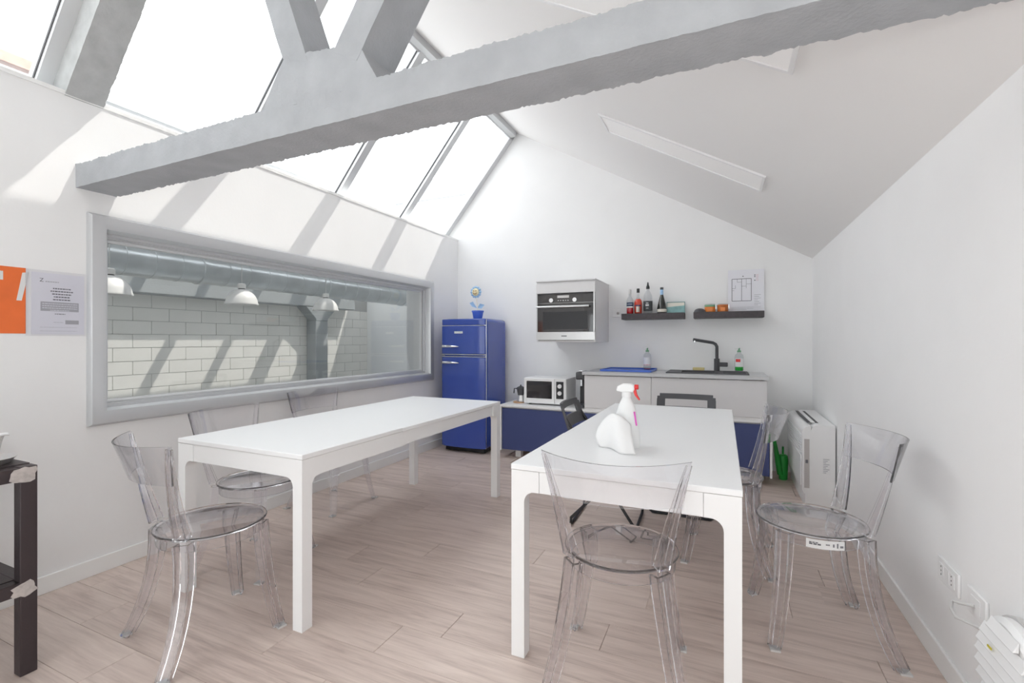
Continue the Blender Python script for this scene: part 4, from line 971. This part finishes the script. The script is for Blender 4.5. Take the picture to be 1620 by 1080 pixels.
il = MB(); words(N0 + .05, N0 + .10, NZ1 - .043, .004, il); words(N0 + .08, N0 + .118, NZ1 - .238, .002, il)
for k in range(2): words(N0 + .03, N0 + .17, NZ1 - .262 - k * .018, .0015, il)
obj('pale_text', il, 'ink_l', nt_)
obj('grey_box', MB().box(NX + .0001, NX + .0005, N0 + .032, N0 + .178, NZ1 - .183, NZ1 - .138), 'ink_l', nt_)
iw = MB()
for k in range(4): words(N0 + .038 + (.03 if k == 3 else 0), N0 + .172 - (.03 if k == 3 else 0), NZ1 - .149 - k * .0105, .0035, iw)
for v in range(len(iw.v)): x, yv, z = iw.v[v]; iw.v[v] = (x + .0005, yv, z)
obj('white_text', iw, 'paper', nt_)
obj('grey_box', MB().box(NX + .0001, NX + .0005, N0 + .125, N0 + .178, NZ1 - .245, NZ1 - .225), 'ink_l', nt_)
mz = Matrix.Translation((NX + .0004, N0 + .036, NZ1 - .036)) @ Matrix.Rotation(R(90), 4, 'Z') @ Matrix.Rotation(R(90), 4, 'X')
obj('logo_letter', text_mesh('Z', .024, mz), 'ink', nt_)

# ------------------------------------------------------------------ dark metal rack at the left edge
rk = thing('metal_rack', 'dark brown steel rack with taped joints at the left edge', 'rack', (-2.62, .48, 0))
KA, KB, KC, KD, PWD, RT = -2.93, -2.31, .10, .865, .048, .757
for xx in (KA, KB - PWD):
    for yy in (KC, KD - PWD): obj('post', MB().box(xx, xx + PWD, yy, yy + PWD, 0, RT), 'iron', rk, bevel=.003)
for z in (RT, .345):
    for xx in (KA + .002, KB - PWD + .002): obj('rail', MB().box(xx, xx + PWD - .004, KC + PWD, KD - PWD, z - .05, z - .003), 'iron', rk, bevel=.002)
    for yy in (KC + .002, KD - PWD + .002): obj('rail', MB().box(KA + PWD, KB - PWD, yy, yy + PWD - .004, z - .05, z - .003), 'iron', rk, bevel=.002)
obj('shelf_plate', MB().box(KA + .004, KB - PWD - .002, KC + .004, KD - .004, RT - .002, RT + .003), 'iron', rk)
obj('shelf_plate', MB().box(KA + PWD, KB - PWD, KC + PWD, KD - PWD, .338, .344), 'iron', rk)
def torn(z):
    rr = random.Random(int(z * 100)); pts = []
    for i in range(16):
        a = 2 * math.pi * i / 16; r_ = rr.uniform(.6, 1.0); pts.append((max(.765, min(.866, .835 + .045 * r_ * math.cos(a) - .006)), z + .036 * r_ * math.sin(a)))
    return MB().prism(pts, 'x', KB + .0005, KB + .0022)
obj('torn_tape', torn(.728), 'tape', rk); obj('torn_tape', torn(.315), 'tape', rk)
ds = thing('metal_dish', 'shallow metal dish on the dark rack', 'dish', (-2.48, .775, RT + .003))
obj('bowl', MB().lathe([(.06, .001), (.080, .002), (.098, .022), (.101, .022), (.084, .0005)], 32, (-2.475, .762, RT + .0035), cap=False), 'steel', ds, smooth=50)
obj('bowl_floor', MB().cyl(.082, RT + .0036, RT + .0055, 32, (-2.475, .762, 0)), 'steel', ds)
rp = MB(); vs = []; fs = []
path = [(-2.432, .0065), (-2.430, .035), (-2.425, .065), (-2.416, .092), (-2.402, .110), (-2.384, .121), (-2.366, .124), (-2.350, .118)]
for i, (x, z) in enumerate(path):
    for j in range(7): s_ = j / 6 - .5; vs.append((x + .010 * math.cos(5 * s_) + .006 * math.sin(9 * s_ + i), .765 + s_ * .085, RT + z - .02 * s_ * s_))
for i in range(len(path) - 1):
    for j in range(6): o = i * 7 + j; fs.append((o, o + 1, o + 8, o + 7))
pp = obj('paper_towel', rp.add(vs, fs), 'cloth', smooth=60); so = pp.modifiers.new('thick', 'SOLIDIFY'); so.thickness = .004; so.offset = 1
tag(pp, 'curled white paper towel standing in the metal dish', 'paper towel')

for o in list(bpy.data.objects):
    if '_base' in o.keys(): del o['_base']
